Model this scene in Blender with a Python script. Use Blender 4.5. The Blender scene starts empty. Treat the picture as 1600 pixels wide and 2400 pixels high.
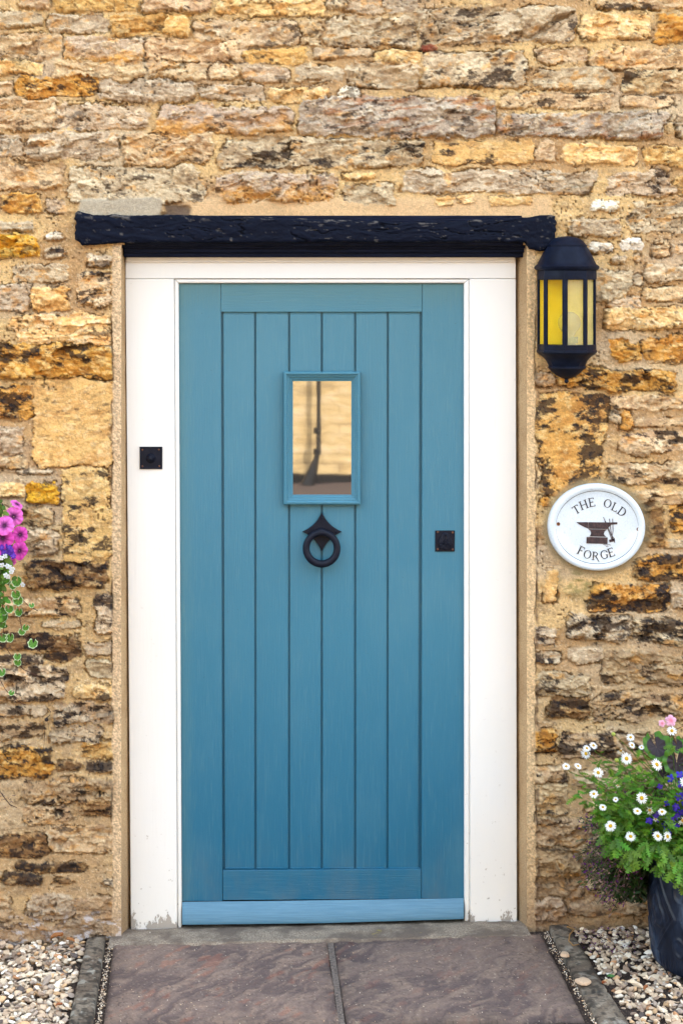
import bpy, math, random
import numpy as np
from mathutils import Vector, Matrix
random.seed(7)
R = math.radians
sc = bpy.context.scene
col = sc.collection

# ------------------------------------------------------------------ camera, sky, sun, exposure
VX, VY, S, D = 510.0, 690.0, 774.0, 5.0          # vanishing point (photo px), px per metre at the wall, camera distance
CX, CZ = (VX - 800) / S, (2190 - VY) / S
cam = bpy.data.objects.new('camera', bpy.data.cameras.new('camera'))
col.objects.link(cam)
cam.location = (CX, -D, CZ)
cam.rotation_euler = (R(90), 0, 0)
cam.data.sensor_width = 36
cam.data.lens = 36 * D / (2400 / S)
cam.data.shift_x = (800 - VX) / 2400
cam.data.shift_y = -(1200 - VY) / 2400
cam.data.clip_end = 1000
sc.camera = cam
SUN_EL, SUN_AZ = 52, 24
w = bpy.data.worlds.new('World'); sc.world = w; w.use_nodes = True
nt = w.node_tree
sky = nt.nodes.new('ShaderNodeTexSky'); sky.sky_type = 'NISHITA'; sky.sun_disc = False
sky.sun_elevation = R(SUN_EL); sky.sun_rotation = R(SUN_AZ); sky.dust_density = 3.0; sky.ozone_density = 0.6
hs = nt.nodes.new('ShaderNodeHueSaturation'); hs.inputs['Saturation'].default_value = 0.54; hs.inputs['Hue'].default_value = 0.482
nt.links.new(sky.outputs[0], hs.inputs['Color'])
nt.links.new(hs.outputs[0], nt.nodes['Background'].inputs[0])
nt.nodes['Background'].inputs[1].default_value = 0.15
sl = bpy.data.lights.new('sun', 'SUN'); sl.energy = 2.2; sl.angle = R(0.5); sl.color = (1, 0.93, 0.82)
sun = bpy.data.objects.new('sun', sl); col.objects.link(sun)
sd = Vector((math.sin(R(SUN_AZ)) * math.cos(R(SUN_EL)), math.cos(R(SUN_AZ)) * math.cos(R(SUN_EL)), math.sin(R(SUN_EL))))
sun.rotation_euler = (-sd).to_track_quat('-Z', 'Y').to_euler()
sun.location = (0, 8, 12)
sc.view_settings.view_transform = 'Standard'; sc.view_settings.look = 'None'
sc.view_settings.gamma = 1; sc.view_settings.exposure = 3.2

# ------------------------------------------------------------------ mapping helpers
def P(px, py, y=0.0):
    """world point seen at photo pixel (px,py) lying in the plane at depth y"""
    k = (D + y) / D
    return Vector((CX + (px - VX) / S * k, y, CZ - (py - VY) / S * k))
GA, GB = 0.0085, 0.022
def gz(x): return GA + GB * max(-3, min(3, x))
def G(px, py, h=0.0):
    """world point on the (slightly sloping) ground plane"""
    dx, dz = (px - VX) / S, -(py - VY) / S
    t = (GA + h + GB * CX - CZ) / (dz - GB * dx)
    return Vector((CX + dx * t, -D + D * t, CZ + dz * t))
def lin(c):
    return tuple(((v / 255) / 12.92 if v / 255 <= .04045 else ((v / 255 + .055) / 1.055) ** 2.4) for v in c)
def alb(c, k=1.2): return tuple(v / k for v in lin(c))

# ------------------------------------------------------------------ numpy noise
def _h(ix, iy, s):
    n = (ix.astype(np.int64) * 374761393 + iy.astype(np.int64) * 668265263 + s * 982451653) & 0xffffffff
    n = ((n ^ (n >> 13)) * 1274126177) & 0xffffffff
    n = n ^ (n >> 16)
    return (n & 0xffff) / 65535.0
def vn(x, y, s=0):
    ix = np.floor(x); iy = np.floor(y); fx = x - ix; fy = y - iy
    fx = fx * fx * fx * (fx * (fx * 6 - 15) + 10); fy = fy * fy * fy * (fy * (fy * 6 - 15) + 10)
    a = _h(ix, iy, s); b = _h(ix + 1, iy, s); c = _h(ix, iy + 1, s); d = _h(ix + 1, iy + 1, s)
    return a + (b - a) * fx + (c - a) * fy + (a - b - c + d) * fx * fy
def fbm(x, y, o=4, s=0, g=.5):
    t = 0; a = 1; n = 0
    for i in range(o):
        t = t + a * vn(x * 2 ** i + i * 17.3, y * 2 ** i + i * 9.1, s + i); n += a; a *= g
    return t / n
def ss(a, b, x):
    t = np.clip((x - a) / (b - a), 0, 1); return t * t * (3 - 2 * t)
def mix3(A, B, t): return A * (1 - t[..., None]) + B * t[..., None]

# ------------------------------------------------------------------ object helpers
def link(o, parent=None):
    col.objects.link(o)
    if parent is not None: o.parent = parent
    return o
def tag(o, label=None, cat=None, group=None, kind=None):
    if label: o['label'] = label
    if cat: o['category'] = cat
    if group: o['group'] = group
    if kind: o['kind'] = kind
    return o
def empty(name, loc=(0, 0, 0), parent=None):
    o = bpy.data.objects.new(name, None); o.location = loc; o.empty_display_size = .05
    return link(o, parent)
class MB:
    def __init__(s): s.v = []; s.f = []; s.mi = []; s.c = []; s.cur = None; s.m = 0
    def vert(s, p, c=None):
        s.v.append(tuple(p)); s.c.append(c if c is not None else (s.cur or (1, 1, 1))); return len(s.v) - 1
    def face(s, idx): s.f.append(tuple(idx)); s.mi.append(s.m)
    def quad(s, a, b, c, d):
        i = [s.vert(p) for p in (a, b, c, d)]; s.face(i)
    def loft(s, rings, close=True, cap=True):
        """rings: lists of equal length of points"""
        ids = [[s.vert(p) for p in r] for r in rings]; n = len(ids[0])
        for a, b in zip(ids[:-1], ids[1:]):
            for i in range(n if close else n - 1):
                j = (i + 1) % n; s.face((a[i], a[j], b[j], b[i]))
        if cap:
            s.face(ids[0][::-1]); s.face(ids[-1])
    def box(s, a, b):
        x0, y0, z0 = a; x1, y1, z1 = b
        s.loft([[(x0, y0, z0), (x1, y0, z0), (x1, y1, z0), (x0, y1, z0)], [(x0, y0, z1), (x1, y0, z1), (x1, y1, z1), (x0, y1, z1)]])
    def prism(s, poly, yf, yb):
        """poly: list of (x,z) ; front plane yf, back plane yb"""
        s.loft([[(x, yb, z) for x, z in poly], [(x, yf, z) for x, z in poly]])
    def tube(s, pts, r, n=6, cap=True):
        pts = [Vector(p) for p in pts]; rings = []
        rr = r if hasattr(r, '__len__') else [r] * len(pts)
        up = Vector((0.13, 0.31, 0.94)).normalized()
        for i, p in enumerate(pts):
            t = (pts[min(i + 1, len(pts) - 1)] - pts[max(i - 1, 0)]).normalized()
            if abs(t.dot(up)) > .97: up = Vector((1, .1, 0)).normalized()
            a = t.cross(up).normalized(); b = t.cross(a).normalized()
            rings.append([p + (a * math.cos(2 * math.pi * k / n) + b * math.sin(2 * math.pi * k / n)) * rr[i] for k in range(n)])
        s.loft(rings, True, cap)
    def lathe(s, prof, c, n=32, axis='z', a0=0, a1=2 * math.pi, sx=1, sz=1, cap=True):
        """prof: (r,h). axis 'z' upright, axis 'y' facing the viewer (h towards -y)"""
        rings = []; full = abs(a1 - a0 - 2 * math.pi) < 1e-6
        m = n if full else n + 1
        for r, h in prof:
            ring = []
            for k in range(m):
                t = a0 + (a1 - a0) * k / n
                if axis == 'z': ring.append((c[0] + r * math.sin(t) * sx, c[1] - r * math.cos(t), c[2] + h))
                else: ring.append((c[0] + r * math.sin(t) * sx, c[1] - h, c[2] + r * math.cos(t) * sz))
            rings.append(ring)
        s.loft(rings, full, cap and full)
    def build(s, name, mat, parent=None, smooth=None, bevel=0, seg=2):
        me = bpy.data.meshes.new(name); me.from_pydata(s.v, [], s.f); me.validate(); me.update()
        mats = mat if isinstance(mat, (list, tuple)) else [mat]
        for m in mats: me.materials.append(m)
        if len(mats) > 1 and len(me.polygons) == len(s.mi): me.polygons.foreach_set('material_index', s.mi)
        if any(c != (1, 1, 1) for c in s.c):
            at = me.color_attributes.new('col', 'FLOAT_COLOR', 'POINT')
            a = np.ones((len(s.v), 4), np.float32); a[:, :3] = np.array(s.c); at.data.foreach_set('color', a.ravel())
        import bmesh
        bm = bmesh.new(); bm.from_mesh(me); bmesh.ops.recalc_face_normals(bm, faces=bm.faces); bm.to_mesh(me); bm.free()
        if smooth is not None:
            me.shade_smooth(); me.set_sharp_from_angle(angle=R(smooth))
        o = bpy.data.objects.new(name, me); link(o, parent)
        if bevel:
            md = o.modifiers.new('bevel', 'BEVEL'); md.width = bevel; md.segments = seg; md.limit_method = 'ANGLE'; md.angle_limit = R(40)
            me.shade_smooth(); md.harden_normals = False
            me.set_sharp_from_angle(angle=R(35))
        return o
def gridmesh(name, X, Y, Z, C, mat, parent=None, keep=None, flip=False):
    """X,Y,Z 2D arrays -> one mesh; C colours (h,w,3)"""
    h, wd = X.shape
    idx = np.arange(h * wd).reshape(h, wd)
    q = np.stack([idx[:-1, :-1], idx[1:, :-1], idx[1:, 1:], idx[:-1, 1:]], -1).reshape(-1, 4)
    if flip: q = q[:, ::-1]
    if keep is not None: q = q[keep.reshape(-1)]
    used = np.zeros(h * wd, bool); used[q.ravel()] = True
    remap = np.cumsum(used) - 1; q = remap[q]
    v = np.stack([X, Y, Z], -1).reshape(-1, 3)[used]
    me = bpy.data.meshes.new(name)
    me.vertices.add(len(v)); me.vertices.foreach_set('co', v.astype(np.float32).ravel())
    me.loops.add(q.size); me.loops.foreach_set('vertex_index', q.astype(np.int32).ravel())
    me.polygons.add(len(q)); me.polygons.foreach_set('loop_start', np.arange(0, q.size, 4, dtype=np.int32))
    me.update(calc_edges=True)
    at = me.color_attributes.new('col', 'FLOAT_COLOR', 'POINT')
    a = np.ones((len(v), 4), np.float32); a[:, :3] = C.reshape(-1, 3)[used]
    at.data.foreach_set('color', a.ravel())
    me.shade_smooth(); me.materials.append(mat)
    o = bpy.data.objects.new(name, me)
    return link(o, parent)

# ------------------------------------------------------------------ materials
class Mat:
    def __init__(s, name, rough=.6, spec=.5, metal=0):
        s.m = bpy.data.materials.new(name); s.m.use_nodes = True; s.t = s.m.node_tree
        s.b = s.t.nodes['Principled BSDF']; s.out = s.t.nodes['Material Output']
        s.set('Roughness', rough); s.set('Specular IOR Level', spec); s.set('Metallic', metal)
    def node(s, ty, **kw):
        n = s.t.nodes.new(ty)
        for k, v in kw.items(): setattr(n, k, v)
        return n
    def set(s, k, v): s.b.inputs[k].default_value = v
    def co(s, scale=(1, 1, 1), rot=(0, 0, 0)):
        tc = s.node('ShaderNodeTexCoord'); mp = s.node('ShaderNodeMapping')
        s.t.links.new(tc.outputs['Object'], mp.inputs['Vector']); mp.inputs['Scale'].default_value = scale; mp.inputs['Rotation'].default_value = rot
        return mp.outputs[0]
    def noise(s, sc_, det=4, rough=.55, co=None, dist=0):
        n = s.node('ShaderNodeTexNoise'); n.inputs['Scale'].default_value = sc_; n.inputs['Detail'].default_value = det
        n.inputs['Roughness'].default_value = rough; n.inputs['Distortion'].default_value = dist
        s.t.links.new(co if co is not None else s.co(), n.inputs['Vector']); return n.outputs['Fac']
    def ramp(s, fac, stops):
        n = s.node('ShaderNodeValToRGB'); e = n.color_ramp.elements
        while len(e) < len(stops): e.new(.5)
        for i, (p, c) in enumerate(stops):
            e[i].position = p; e[i].color = (c, c, c, 1) if not hasattr(c, '__len__') else (*c[:3], 1)
        s.t.links.new(fac, n.inputs[0]); return n.outputs[0]
    def mix(s, f, a, b, mode='MIX'):
        n = s.node('ShaderNodeMix', data_type='RGBA', blend_type=mode)
        for v, k in ((f, 0), (a, 6), (b, 7)):
            if hasattr(v, 'is_output') or isinstance(v, bpy.types.NodeSocket): s.t.links.new(v, n.inputs[k])
            else: n.inputs[k].default_value = v if k == 0 else (*v[:3], 1)
        return n.outputs[2]
    def math(s, op, a, b=0.0):
        n = s.node('ShaderNodeMath', operation=op)
        for v, k in ((a, 0), (b, 1)):
            if isinstance(v, bpy.types.NodeSocket): s.t.links.new(v, n.inputs[k])
            else: n.inputs[k].default_value = v
        return n.outputs[0]
    def sep(s):
        tc = s.node('ShaderNodeTexCoord'); n = s.node('ShaderNodeSeparateXYZ'); s.t.links.new(tc.outputs['Object'], n.inputs[0]); return n.outputs
    def attr(s, name='col'):
        n = s.node('ShaderNodeAttribute'); n.attribute_name = name; return n.outputs['Color']
    def base(s, c):
        if isinstance(c, bpy.types.NodeSocket): s.t.links.new(c, s.b.inputs['Base Color'])
        else: s.set('Base Color', (*c[:3], 1))
    def rough(s, f): s.t.links.new(f, s.b.inputs['Roughness'])
    def bump(s, h, dist=.001, strength=1):
        n = s.node('ShaderNodeBump'); n.inputs['Distance'].default_value = dist; n.inputs['Strength'].default_value = strength
        s.t.links.new(h, n.inputs['Height']); s.t.links.new(n.outputs[0], s.b.inputs['Normal'])

def m_attr(name, rough=.9, amp=.35, sc_=260, bd=.0012, spec=.25):
    m = Mat(name, rough, spec)
    n1 = m.noise(sc_, 6, .7); n2 = m.noise(sc_ * 3.1, 3, .6)
    f = m.math('ADD', m.math('MULTIPLY', n1, amp * 2), 1 - amp)
    g = m.ramp(n2, [(.30, .62), (.42, 1), (.62, 1), (.72, 1.3)])
    c = m.mix(1, m.attr(), m.ramp(f, [(0, 0.0), (1, 1.0)]), 'MULTIPLY')
    # keep brightness: multiply by vector of grey
    vm = m.node('ShaderNodeVectorMath', operation='SCALE'); m.t.links.new(m.attr(), vm.inputs[0]); m.t.links.new(f, vm.inputs['Scale'])
    c = m.mix(.8, vm.outputs[0], g, 'MULTIPLY')
    m.base(c); m.bump(m.math('ADD', n1, m.math('MULTIPLY', n2, .4)), bd)
    return m.m
M = {}
M['wall'] = m_attr('rubble_stone_and_mortar', .92, .42, 210, .0045)
M['slab'] = m_attr('riven_sandstone', .75, .3, 160, .0015, .35)
M['pebble'] = m_attr('pebbles', .75, .14, 120, .0006, .35)
def m_leaf(name, trans=.3, rough=.5):
    m = Mat(name, rough, .35); a = m.attr()
    f = m.math('ADD', m.math('MULTIPLY', m.noise(90, 3), .7), .65)
    vm = m.node('ShaderNodeVectorMath', operation='SCALE'); m.t.links.new(a, vm.inputs[0]); m.t.links.new(f, vm.inputs['Scale'])
    m.base(vm.outputs[0])
    tr = m.node('ShaderNodeBsdfTranslucent'); m.t.links.new(vm.outputs[0], tr.inputs['Color'])
    mx = m.node('ShaderNodeMixShader'); mx.inputs[0].default_value = trans
    m.t.links.new(m.b.outputs[0], mx.inputs[1]); m.t.links.new(tr.outputs[0], mx.inputs[2]); m.t.links.new(mx.outputs[0], m.out.inputs['Surface'])
    return m.m
M['leaf'] = m_leaf('plant_tissue'); M['petal'] = m_leaf('petals', .35, .6)
# plaster of the reveals
m = Mat('sandy_plaster', .92, .2)
n1 = m.noise(230, 5, .75); n2 = m.noise(7, 4); z = m.sep()[2]
c = m.ramp(n1, [(.32, alb((96, 76, 58))), (.42, alb((186, 150, 108))), (.7, alb((226, 196, 150)))])
c = m.mix(m.ramp(n2, [(.45, 0), (.75, .55)]), c, alb((150, 112, 74)))
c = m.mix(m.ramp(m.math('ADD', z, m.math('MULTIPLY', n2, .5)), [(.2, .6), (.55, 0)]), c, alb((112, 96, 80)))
m.base(c); m.bump(n1, .0025); M['plaster'] = m.m
# black lintel
m = Mat('tarred_black_oak', .42, .5)
co = m.co((3, 3, 60)); n1 = m.noise(3, 7, .65, co, .6); n2 = m.noise(40, 4, .6)
m.set('Specular IOR Level', .08); m.base(m.ramp(n1, [(.3, (.003, .004, .009)), (.6, (.007, .010, .026)), (.80, (.016, .022, .048))]))
m.rough(m.ramp(n2, [(.3, .38), (.7, .7)])); m.bump(m.math('ADD', n1, m.math('MULTIPLY', n2, .25)), .004); M['lintel'] = m.m
m = Mat('flaking_black_paint', .5, .06); m.base(m.attr()); n = m.noise(110, 5, .7); m.bump(n, .0015); m.rough(m.ramp(n, [(.3, .35), (.7, .65)])); M['beam'] = m.m
# white frame paint
m = Mat('cream_gloss_paint', .45, .5)
x, y, z = m.sep()
st = m.noise(4, 6, .6, m.co((18, 18, 1.2))); sp = m.noise(55, 4, .7); big = m.noise(2.2, 3)
c = m.mix(m.ramp(big, [(.35, 0), (.7, .5)]), (.76, .745, .71), (.73, .705, .64))
c = m.mix(m.ramp(st, [(.62, 0), (.8, .25)]), c, (.6, .55, .46))
c = m.mix(m.ramp(z, [(.32, 0), (.96, 0), (1, 0)]), c, c)
dirt = m.math('MULTIPLY', m.ramp(sp, [(.66, 0), (.71, 1)]), m.ramp(z, [(.0, 1), (.22, .55), (.6, .12)]))
c = m.mix(dirt, c, (.22, .16, .10))
peel = m.ramp(m.math('SUBTRACT', m.noise(16, 6, .72, m.co((1, 1, .45))), m.math('MULTIPLY', z, 1.7)), [(.47, 0), (.48, 1)])
c = m.mix(peel, c, alb((176, 168, 158)))
crk = m.ramp(m.noise(2, 4, .5, m.co((60, 60, 2.0)), .2), [(.20, 1), (.235, 0)])
crk = m.math('MULTIPLY', crk, m.ramp(z, [(.15, 1), (.3, 0)]))
c = m.mix(crk, c, (.07, .06, .05))
m.base(c); m.bump(m.math('SUBTRACT', m.math('MULTIPLY', st, .5), m.math('ADD', m.math('MULTIPLY', peel, .9), crk)), .0012); M['white'] = m.m
# blue door paint
def m_door(name, horiz=False, k=1.0):
    m = Mat(name, .5, .32)
    x, y, z = m.sep()
    scl = (1.2, 20, 30) if horiz else (30, 20, 1.2)
    st = m.noise(9, 6, .65, m.co(scl)); big = m.noise(3.2, 4, .55, m.co((1.4, 1, .8))); fine = m.noise(300, 2)
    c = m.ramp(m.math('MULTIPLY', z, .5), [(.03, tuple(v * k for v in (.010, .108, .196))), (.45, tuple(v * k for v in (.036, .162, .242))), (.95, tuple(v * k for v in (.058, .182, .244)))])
    c = m.mix(m.ramp(big, [(.48, 0), (.75, .22)]), c, (.11, .235, .28))
    c = m.mix(m.math('MULTIPLY', m.ramp(st, [(.52, 0), (.72, 1)]), .22), c, (.14, .27, .30))
    # green algae below the head of the frame, along the left edge
    alg = m.ramp(m.math('ADD', z, m.math('MULTIPLY', big, .12)), [(0, 0), (.5, 0), (1, 0)])
    mr = m.node('ShaderNodeMapRange'); m.t.links.new(m.math('ADD', z, m.math('MULTIPLY', st, .09)), mr.inputs[0])
    mr.inputs[1].default_value = 1.925; mr.inputs[2].default_value = 2.03
    c = m.mix(m.math('MULTIPLY', mr.outputs[0], .6), c, (.09, .18, .17))
    mr2 = m.node('ShaderNodeMapRange'); m.t.links.new(m.math('SUBTRACT', m.math('MULTIPLY', st, .07), x), mr2.inputs[0])
    mr2.inputs[1].default_value = .475; mr2.inputs[2].default_value = .54
    c = m.mix(m.math('MULTIPLY', mr2.outputs[0], .5), c, (.09, .19, .19))
    chip = m.math('MULTIPLY', m.ramp(m.noise(42, 6, .75, m.co((1, 1, .5))), [(.69, 0), (.705, 1)]), m.ramp(m.math('MULTIPLY', z, .5), [(.03, .9), (.16, .25), (.5, .12)]))
    c = m.mix(chip, c, (.20, .24, .24))
    dust = m.math('MULTIPLY', m.ramp(m.noise(11, 5, .65, m.co((1, 1, .4))), [(.45, 0), (.7, 1)]), m.ramp(m.math('MULTIPLY', z, .5), [(.03, .30), (.14, .0)]))
    c = m.mix(dust, c, (.16, .15, .12))
    spk = m.ramp(m.noise(130, 2, .5), [(.74, 0), (.77, 1)])
    c = m.mix(m.math('MULTIPLY', spk, .35), c, (.03, .07, .09))
    m.base(c); m.rough(m.ramp(big, [(.3, .34), (.7, .46)])); m.bump(m.math('ADD', m.math('MULTIPLY', st, 1.4), m.math('MULTIPLY', fine, .35)), .0008)
    return m.m
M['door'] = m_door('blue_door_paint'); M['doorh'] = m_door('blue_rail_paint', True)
M['mould'] = m_door('blue_moulding_paint', True, 1.0)
m = Mat('blue_weatherboard_paint', .5, .45)
st = m.noise(9, 6, .65, m.co((1.2, 20, 34))); sp = m.noise(60, 5, .7, m.co((.4, 1, 1.6)))
c = m.ramp(st, [(.3, (.05, .145, .22)), (.7, (.09, .205, .29))])
c = m.mix(m.ramp(sp, [(.70, 0), (.73, 1)]), c, (.07, .05, .04))
m.base(c); m.bump(m.math('SUBTRACT', st, m.ramp(sp, [(.70, 0), (.73, 1)])), .001); M['board'] = m.m
# iron
m = Mat('black_iron', .36, .16, .0)
n1 = m.noise(60, 5, .7)
m.base(m.ramp(n1, [(.45, (.004, .006, .014)), (.68, (.010, .011, .020)), (.82, (.05, .022, .014))])); m.rough(m.ramp(n1, [(.3, .33), (.7, .62)])); m.bump(m.noise(220, 4), .0006); M['iron'] = m.m
m = Mat('rusty_rivet', .7, .4); m.base(m.ramp(m.noise(120, 4), [(.35, (.03, .018, .014)), (.65, (.16, .06, .025))])); M['rivet'] = m.m
m = Mat('lamp_black_metal', .40, .10)
n1 = m.noise(22, 6, .7); n2 = m.noise(4, 4, .6, m.co((6, 6, .8)))
m.base(m.ramp(n1, [(.4, (.003, .005, .013)), (.68, (.007, .011, .026)), (.80, (.05, .055, .07))])); m.rough(m.ramp(n2, [(.3, .34), (.7, .62)])); m.bump(n1, .0003); M['lampmetal'] = m.m
m = Mat('amber_glass', .03, .3); m.base((1, .88, .30)); m.set('Transmission Weight', .98); m.set('IOR', 1.12); M['amber'] = m.m
m = Mat('sky_pale_amber_glass', .10, .4); m.base(m.ramp(m.noise(20, 4, .6), [(.35, (.86, .80, .55)), (.65, (1, .93, .62))])); m.set('Transmission Weight', .86); m.set('IOR', 1.25); M['skypale'] = m.m  # right panes: grey of the reflected sky put into the glass colour
m = Mat('lamp_back_reflector', .5, .4); m.base(m.ramp(m.noise(9, 3), [(.3, (.86, .70, .10)), (.7, (.92, .80, .22))])); M['reflector'] = m.m
m = Mat('bulb_glass', .05, .5); m.base((.92, .92, .86)); m.set('Transmission Weight', .55); m.set('IOR', 1.35); M['bulb'] = m.m
m = Mat('bulb_cap', .4, .5); m.base((.28, .34, .30)); M['cap'] = m.m
m = Mat('dark_window_glass', .02, .5); m.base((.012, .011, .01)); m.set('IOR', 2.6); m.bump(m.noise(7, 2), .0002, .3); M['pane'] = m.m
m = Mat('crazed_white_enamel', .14, .6)
v = m.node('ShaderNodeTexVoronoi', feature='DISTANCE_TO_EDGE'); v.inputs['Scale'].default_value = 110; m.t.links.new(m.co(), v.inputs['Vector'])
cr = m.ramp(v.outputs['Distance'], [(0, 1), (.035, 0)]); big = m.noise(9, 4)
c = m.mix(m.math('MULTIPLY', cr, .4), m.mix(m.ramp(big, [(.4, 0), (.75, .5)]), (.60, .67, .73), (.50, .55, .54)), (.30, .30, .27))
m.base(c); M['enamel'] = m.m
m = Mat('plaque_ink', .5, .4); m.base(m.ramp(m.noise(160, 3), [(.4, (.022, .014, .018)), (.7, (.07, .035, .035))])); M['ink'] = m.m
m = Mat('plaque_line_ink', .5, .4); m.base((.018, .018, .028)); M['line'] = m.m
m = Mat('screw_rust', .7, .4); m.base(m.ramp(m.noise(300, 3), [(.4, (.05, .02, .012)), (.6, (.30, .11, .03))])); M['screw'] = m.m
# ground, road, asphalt, roof
m = Mat('soil_under_gravel', .95, .2); n = m.noise(60, 5, .7); m.base(m.ramp(n, [(.3, (.06, .045, .035)), (.7, (.22, .17, .13))])); m.bump(n, .01); M['soil'] = m.m
m = Mat('asphalt', .9, .3); n = m.noise(80, 5, .7); m.base(m.ramp(n, [(.3, (.05, .036, .032)), (.7, (.10, .074, .064))])); m.bump(n, .004); M['asphalt'] = m.m
m = Mat('grit_and_soil', .95, .2); n = m.noise(200, 5, .8); m.base(m.ramp(n, [(.40, (.018, .012, .012)), (.58, (.075, .052, .04)), (.68, (.36, .27, .19))])); m.bump(n, .006); M['grit'] = m.m
m = Mat('concrete', .9, .25); n = m.noise(230, 5, .75); b = m.noise(7, 5, .65); l = m.noise(14, 5, .7)
c = m.ramp(n, [(.35, (.11, .085, .065)), (.52, (.27, .215, .16)), (.72, (.46, .38, .29))])
c = m.mix(m.ramp(b, [(.46, 0), (.58, .85)]), c, (.12, .09, .07))
c = m.mix(m.ramp(l, [(.66, 0), (.72, .7)]), c, (.34, .27, .05))
m.base(c); m.bump(n, .003); M['concrete'] = m.m
m = Mat('joint_mortar', .9, .25); n = m.noise(120, 5, .75); m.base(m.ramp(n, [(.35, (.05, .04, .035)), (.5, (.14, .11, .092)), (.7, (.25, .20, .165))])); m.bump(n, .004); M['jointmortar'] = m.m
m = Mat('roof_stone_tiles', .9, .3)
br = m.node('ShaderNodeTexBrick'); m.t.links.new(m.co((1, 1, 1)), br.inputs['Vector']); br.inputs['Scale'].default_value = 4
br.inputs['Color1'].default_value = (.2, .16, .12, 1); br.inputs['Color2'].default_value = (.14, .12, .1, 1); br.inputs['Mortar'].default_value = (.04, .04, .03, 1)
m.base(br.outputs[0]); M['roof'] = m.m
m = Mat('dark_slate', .8, .3); n = m.noise(6, 5, .7, m.co((1, 1, 3))); m.base(m.ramp(n, [(.3, (.018, .017, .017)), (.7, (.05, .046, .042))])); M['slate'] = m.m
m = Mat('opposite_stone', .9, .2)
br = m.node('ShaderNodeTexBrick'); mp = m.co((1, 1, 1), (R(90), 0, 0)); m.t.links.new(mp, br.inputs['Vector']); br.inputs['Scale'].default_value = 2.0
br.inputs['Brick Width'].default_value = .7; br.inputs['Row Height'].default_value = .2; br.inputs['Mortar Size'].default_value = .03; br.inputs['Mortar Smooth'].default_value = .5
br.inputs['Color1'].default_value = (.52, .36, .17, 1); br.inputs['Color2'].default_value = (.72, .56, .32, 1); br.inputs['Mortar'].default_value = (.34, .25, .14, 1)
n = m.noise(3, 6, .65, m.co((1, 1, 2.6))); m.base(m.mix(.68, br.outputs[0], m.ramp(n, [(.3, (.28, .19, .10)), (.5, (.62, .44, .2)), (.7, (.75, .6, .4))]))); m.bump(n, .02); M['opp'] = m.m
m = Mat('black_plastic_pipe', .4, .5); m.base((.012, .012, .013)); M['pipe'] = m.m
m = Mat('white_window_paint', .5, .4); m.base((.75, .75, .73)); M['wpaint'] = m.m
m = Mat('window_dark', .1, .5); m.base((.02, .02, .025)); M['wdark'] = m.m
m = Mat('glazed_blue_pot', .32, .3)
n = m.noise(14, 6, .7, m.co((1, 1, .45)), .7)
m.base(m.ramp(n, [(.38, (.004, .006, .013)), (.54, (.010, .017, .036)), (.64, (.04, .06, .10)), (.80, (.16, .18, .21))])); m.rough(m.ramp(n, [(.3, .3), (.7, .5)])); m.bump(n, .0015); M['pot'] = m.m

# ------------------------------------------------------------------ the rubble wall as one height field
# stones: view scale, offset, list of 'x0 y0 x1 y1 type stain'
V = []
def rg(sc_, ox, oy, txt):
    for t in txt.split(';'):
        p = t.split()
        if len(p) < 5: continue
        x0, y0, x1, y1 = [float(q) for q in p[:4]]
        V.append((ox + x0 / sc_, oy + y0 / sc_, ox + x1 / sc_, oy + y1 / sc_, p[4], float(p[5]) if len(p) > 5 else .1))
rg(1.96, 0, 0, '''90 -20 230 40 b;240 -20 640 48 o .25;650 -20 965 55 b .4;985 -30 1500 75 y .1;1505 -30 1700 50 g;-30 58 200 125 g;215 60 490 155 g;
500 68 880 160 o .25;900 95 1372 207 b .3;1378 95 1480 215 b .2;1500 80 1903 215 g .35;-30 155 285 262 b;300 172 655 285 m .2;660 180 1120 285 b;1120 222 1410 290 o .4;
1430 222 1713 262 g .1;-30 275 195 340 y;245 275 660 360 b .1;680 285 960 365 b;965 295 1090 360 b;1100 305 1325 375 g;1350 295 1580 375 g;-30 370 60 440 b;
65 348 445 445 O .45;455 370 890 465 g .1;900 388 1220 460 g;1240 395 1500 470 y .1;1545 405 1658 450 w;-30 450 262 590 b .25;250 483 695 592 g .2;720 485 1350 620 m .3;
1375 450 2268 628 r .3;-30 618 118 725 g;125 605 552 725 g .1;565 612 985 755 b .35;575 724 680 757 b;1003 640 1943 766 g .5;-30 745 295 865 b .15;318 765 950 930 g .35;
1003 795 1550 930 m .25;5 885 180 980 O .45;210 910 300 980 g .45;-30 1010 150 1062 g .1;-30 1080 185 1175 Y .2;215 1068 290 1105 w;210 1140 300 1186 g .7''')
rg(1.96, 800, 0, '''-3 -20 185 58 g;195 -10 350 62 g;345 35 1070 196 g .4;1085 65 1410 180 y .3;1435 70 1640 200 O .5;1160 -20 1640 45 b .5;145 228 370 290 y .2;20 285 355 410 g;
370 235 855 400 g .45;885 310 1250 412 g .3;1280 320 1640 430 b .5;360 200 440 240 R .2;890 218 1130 285 b .3;1132 228 1640 312 b .2;720 430 1245 492 b .4;1275 445 1530 495 b .4;
715 515 1505 635 r .2;1540 530 1640 625 g;425 645 880 756 c .5;885 655 980 748 b .2;1010 665 1355 750 y .1;1390 675 1640 765 o .4;-3 790 160 822 y;15 850 250 940 g .3;
285 785 1190 890 g .15;425 900 515 950 y .1;520 898 620 940 y .2;665 905 880 948 y .1;1230 785 1525 900 g .5;1540 810 1640 900 o;1135 925 1275 970 w;1320 930 1640 1066 g;
1045 1005 1275 1090 g .2;1135 1115 1250 1155 w;1283 1095 1388 1155 w;1425 1100 1510 1150 b;1515 1120 1640 1170 g .4''')
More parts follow.
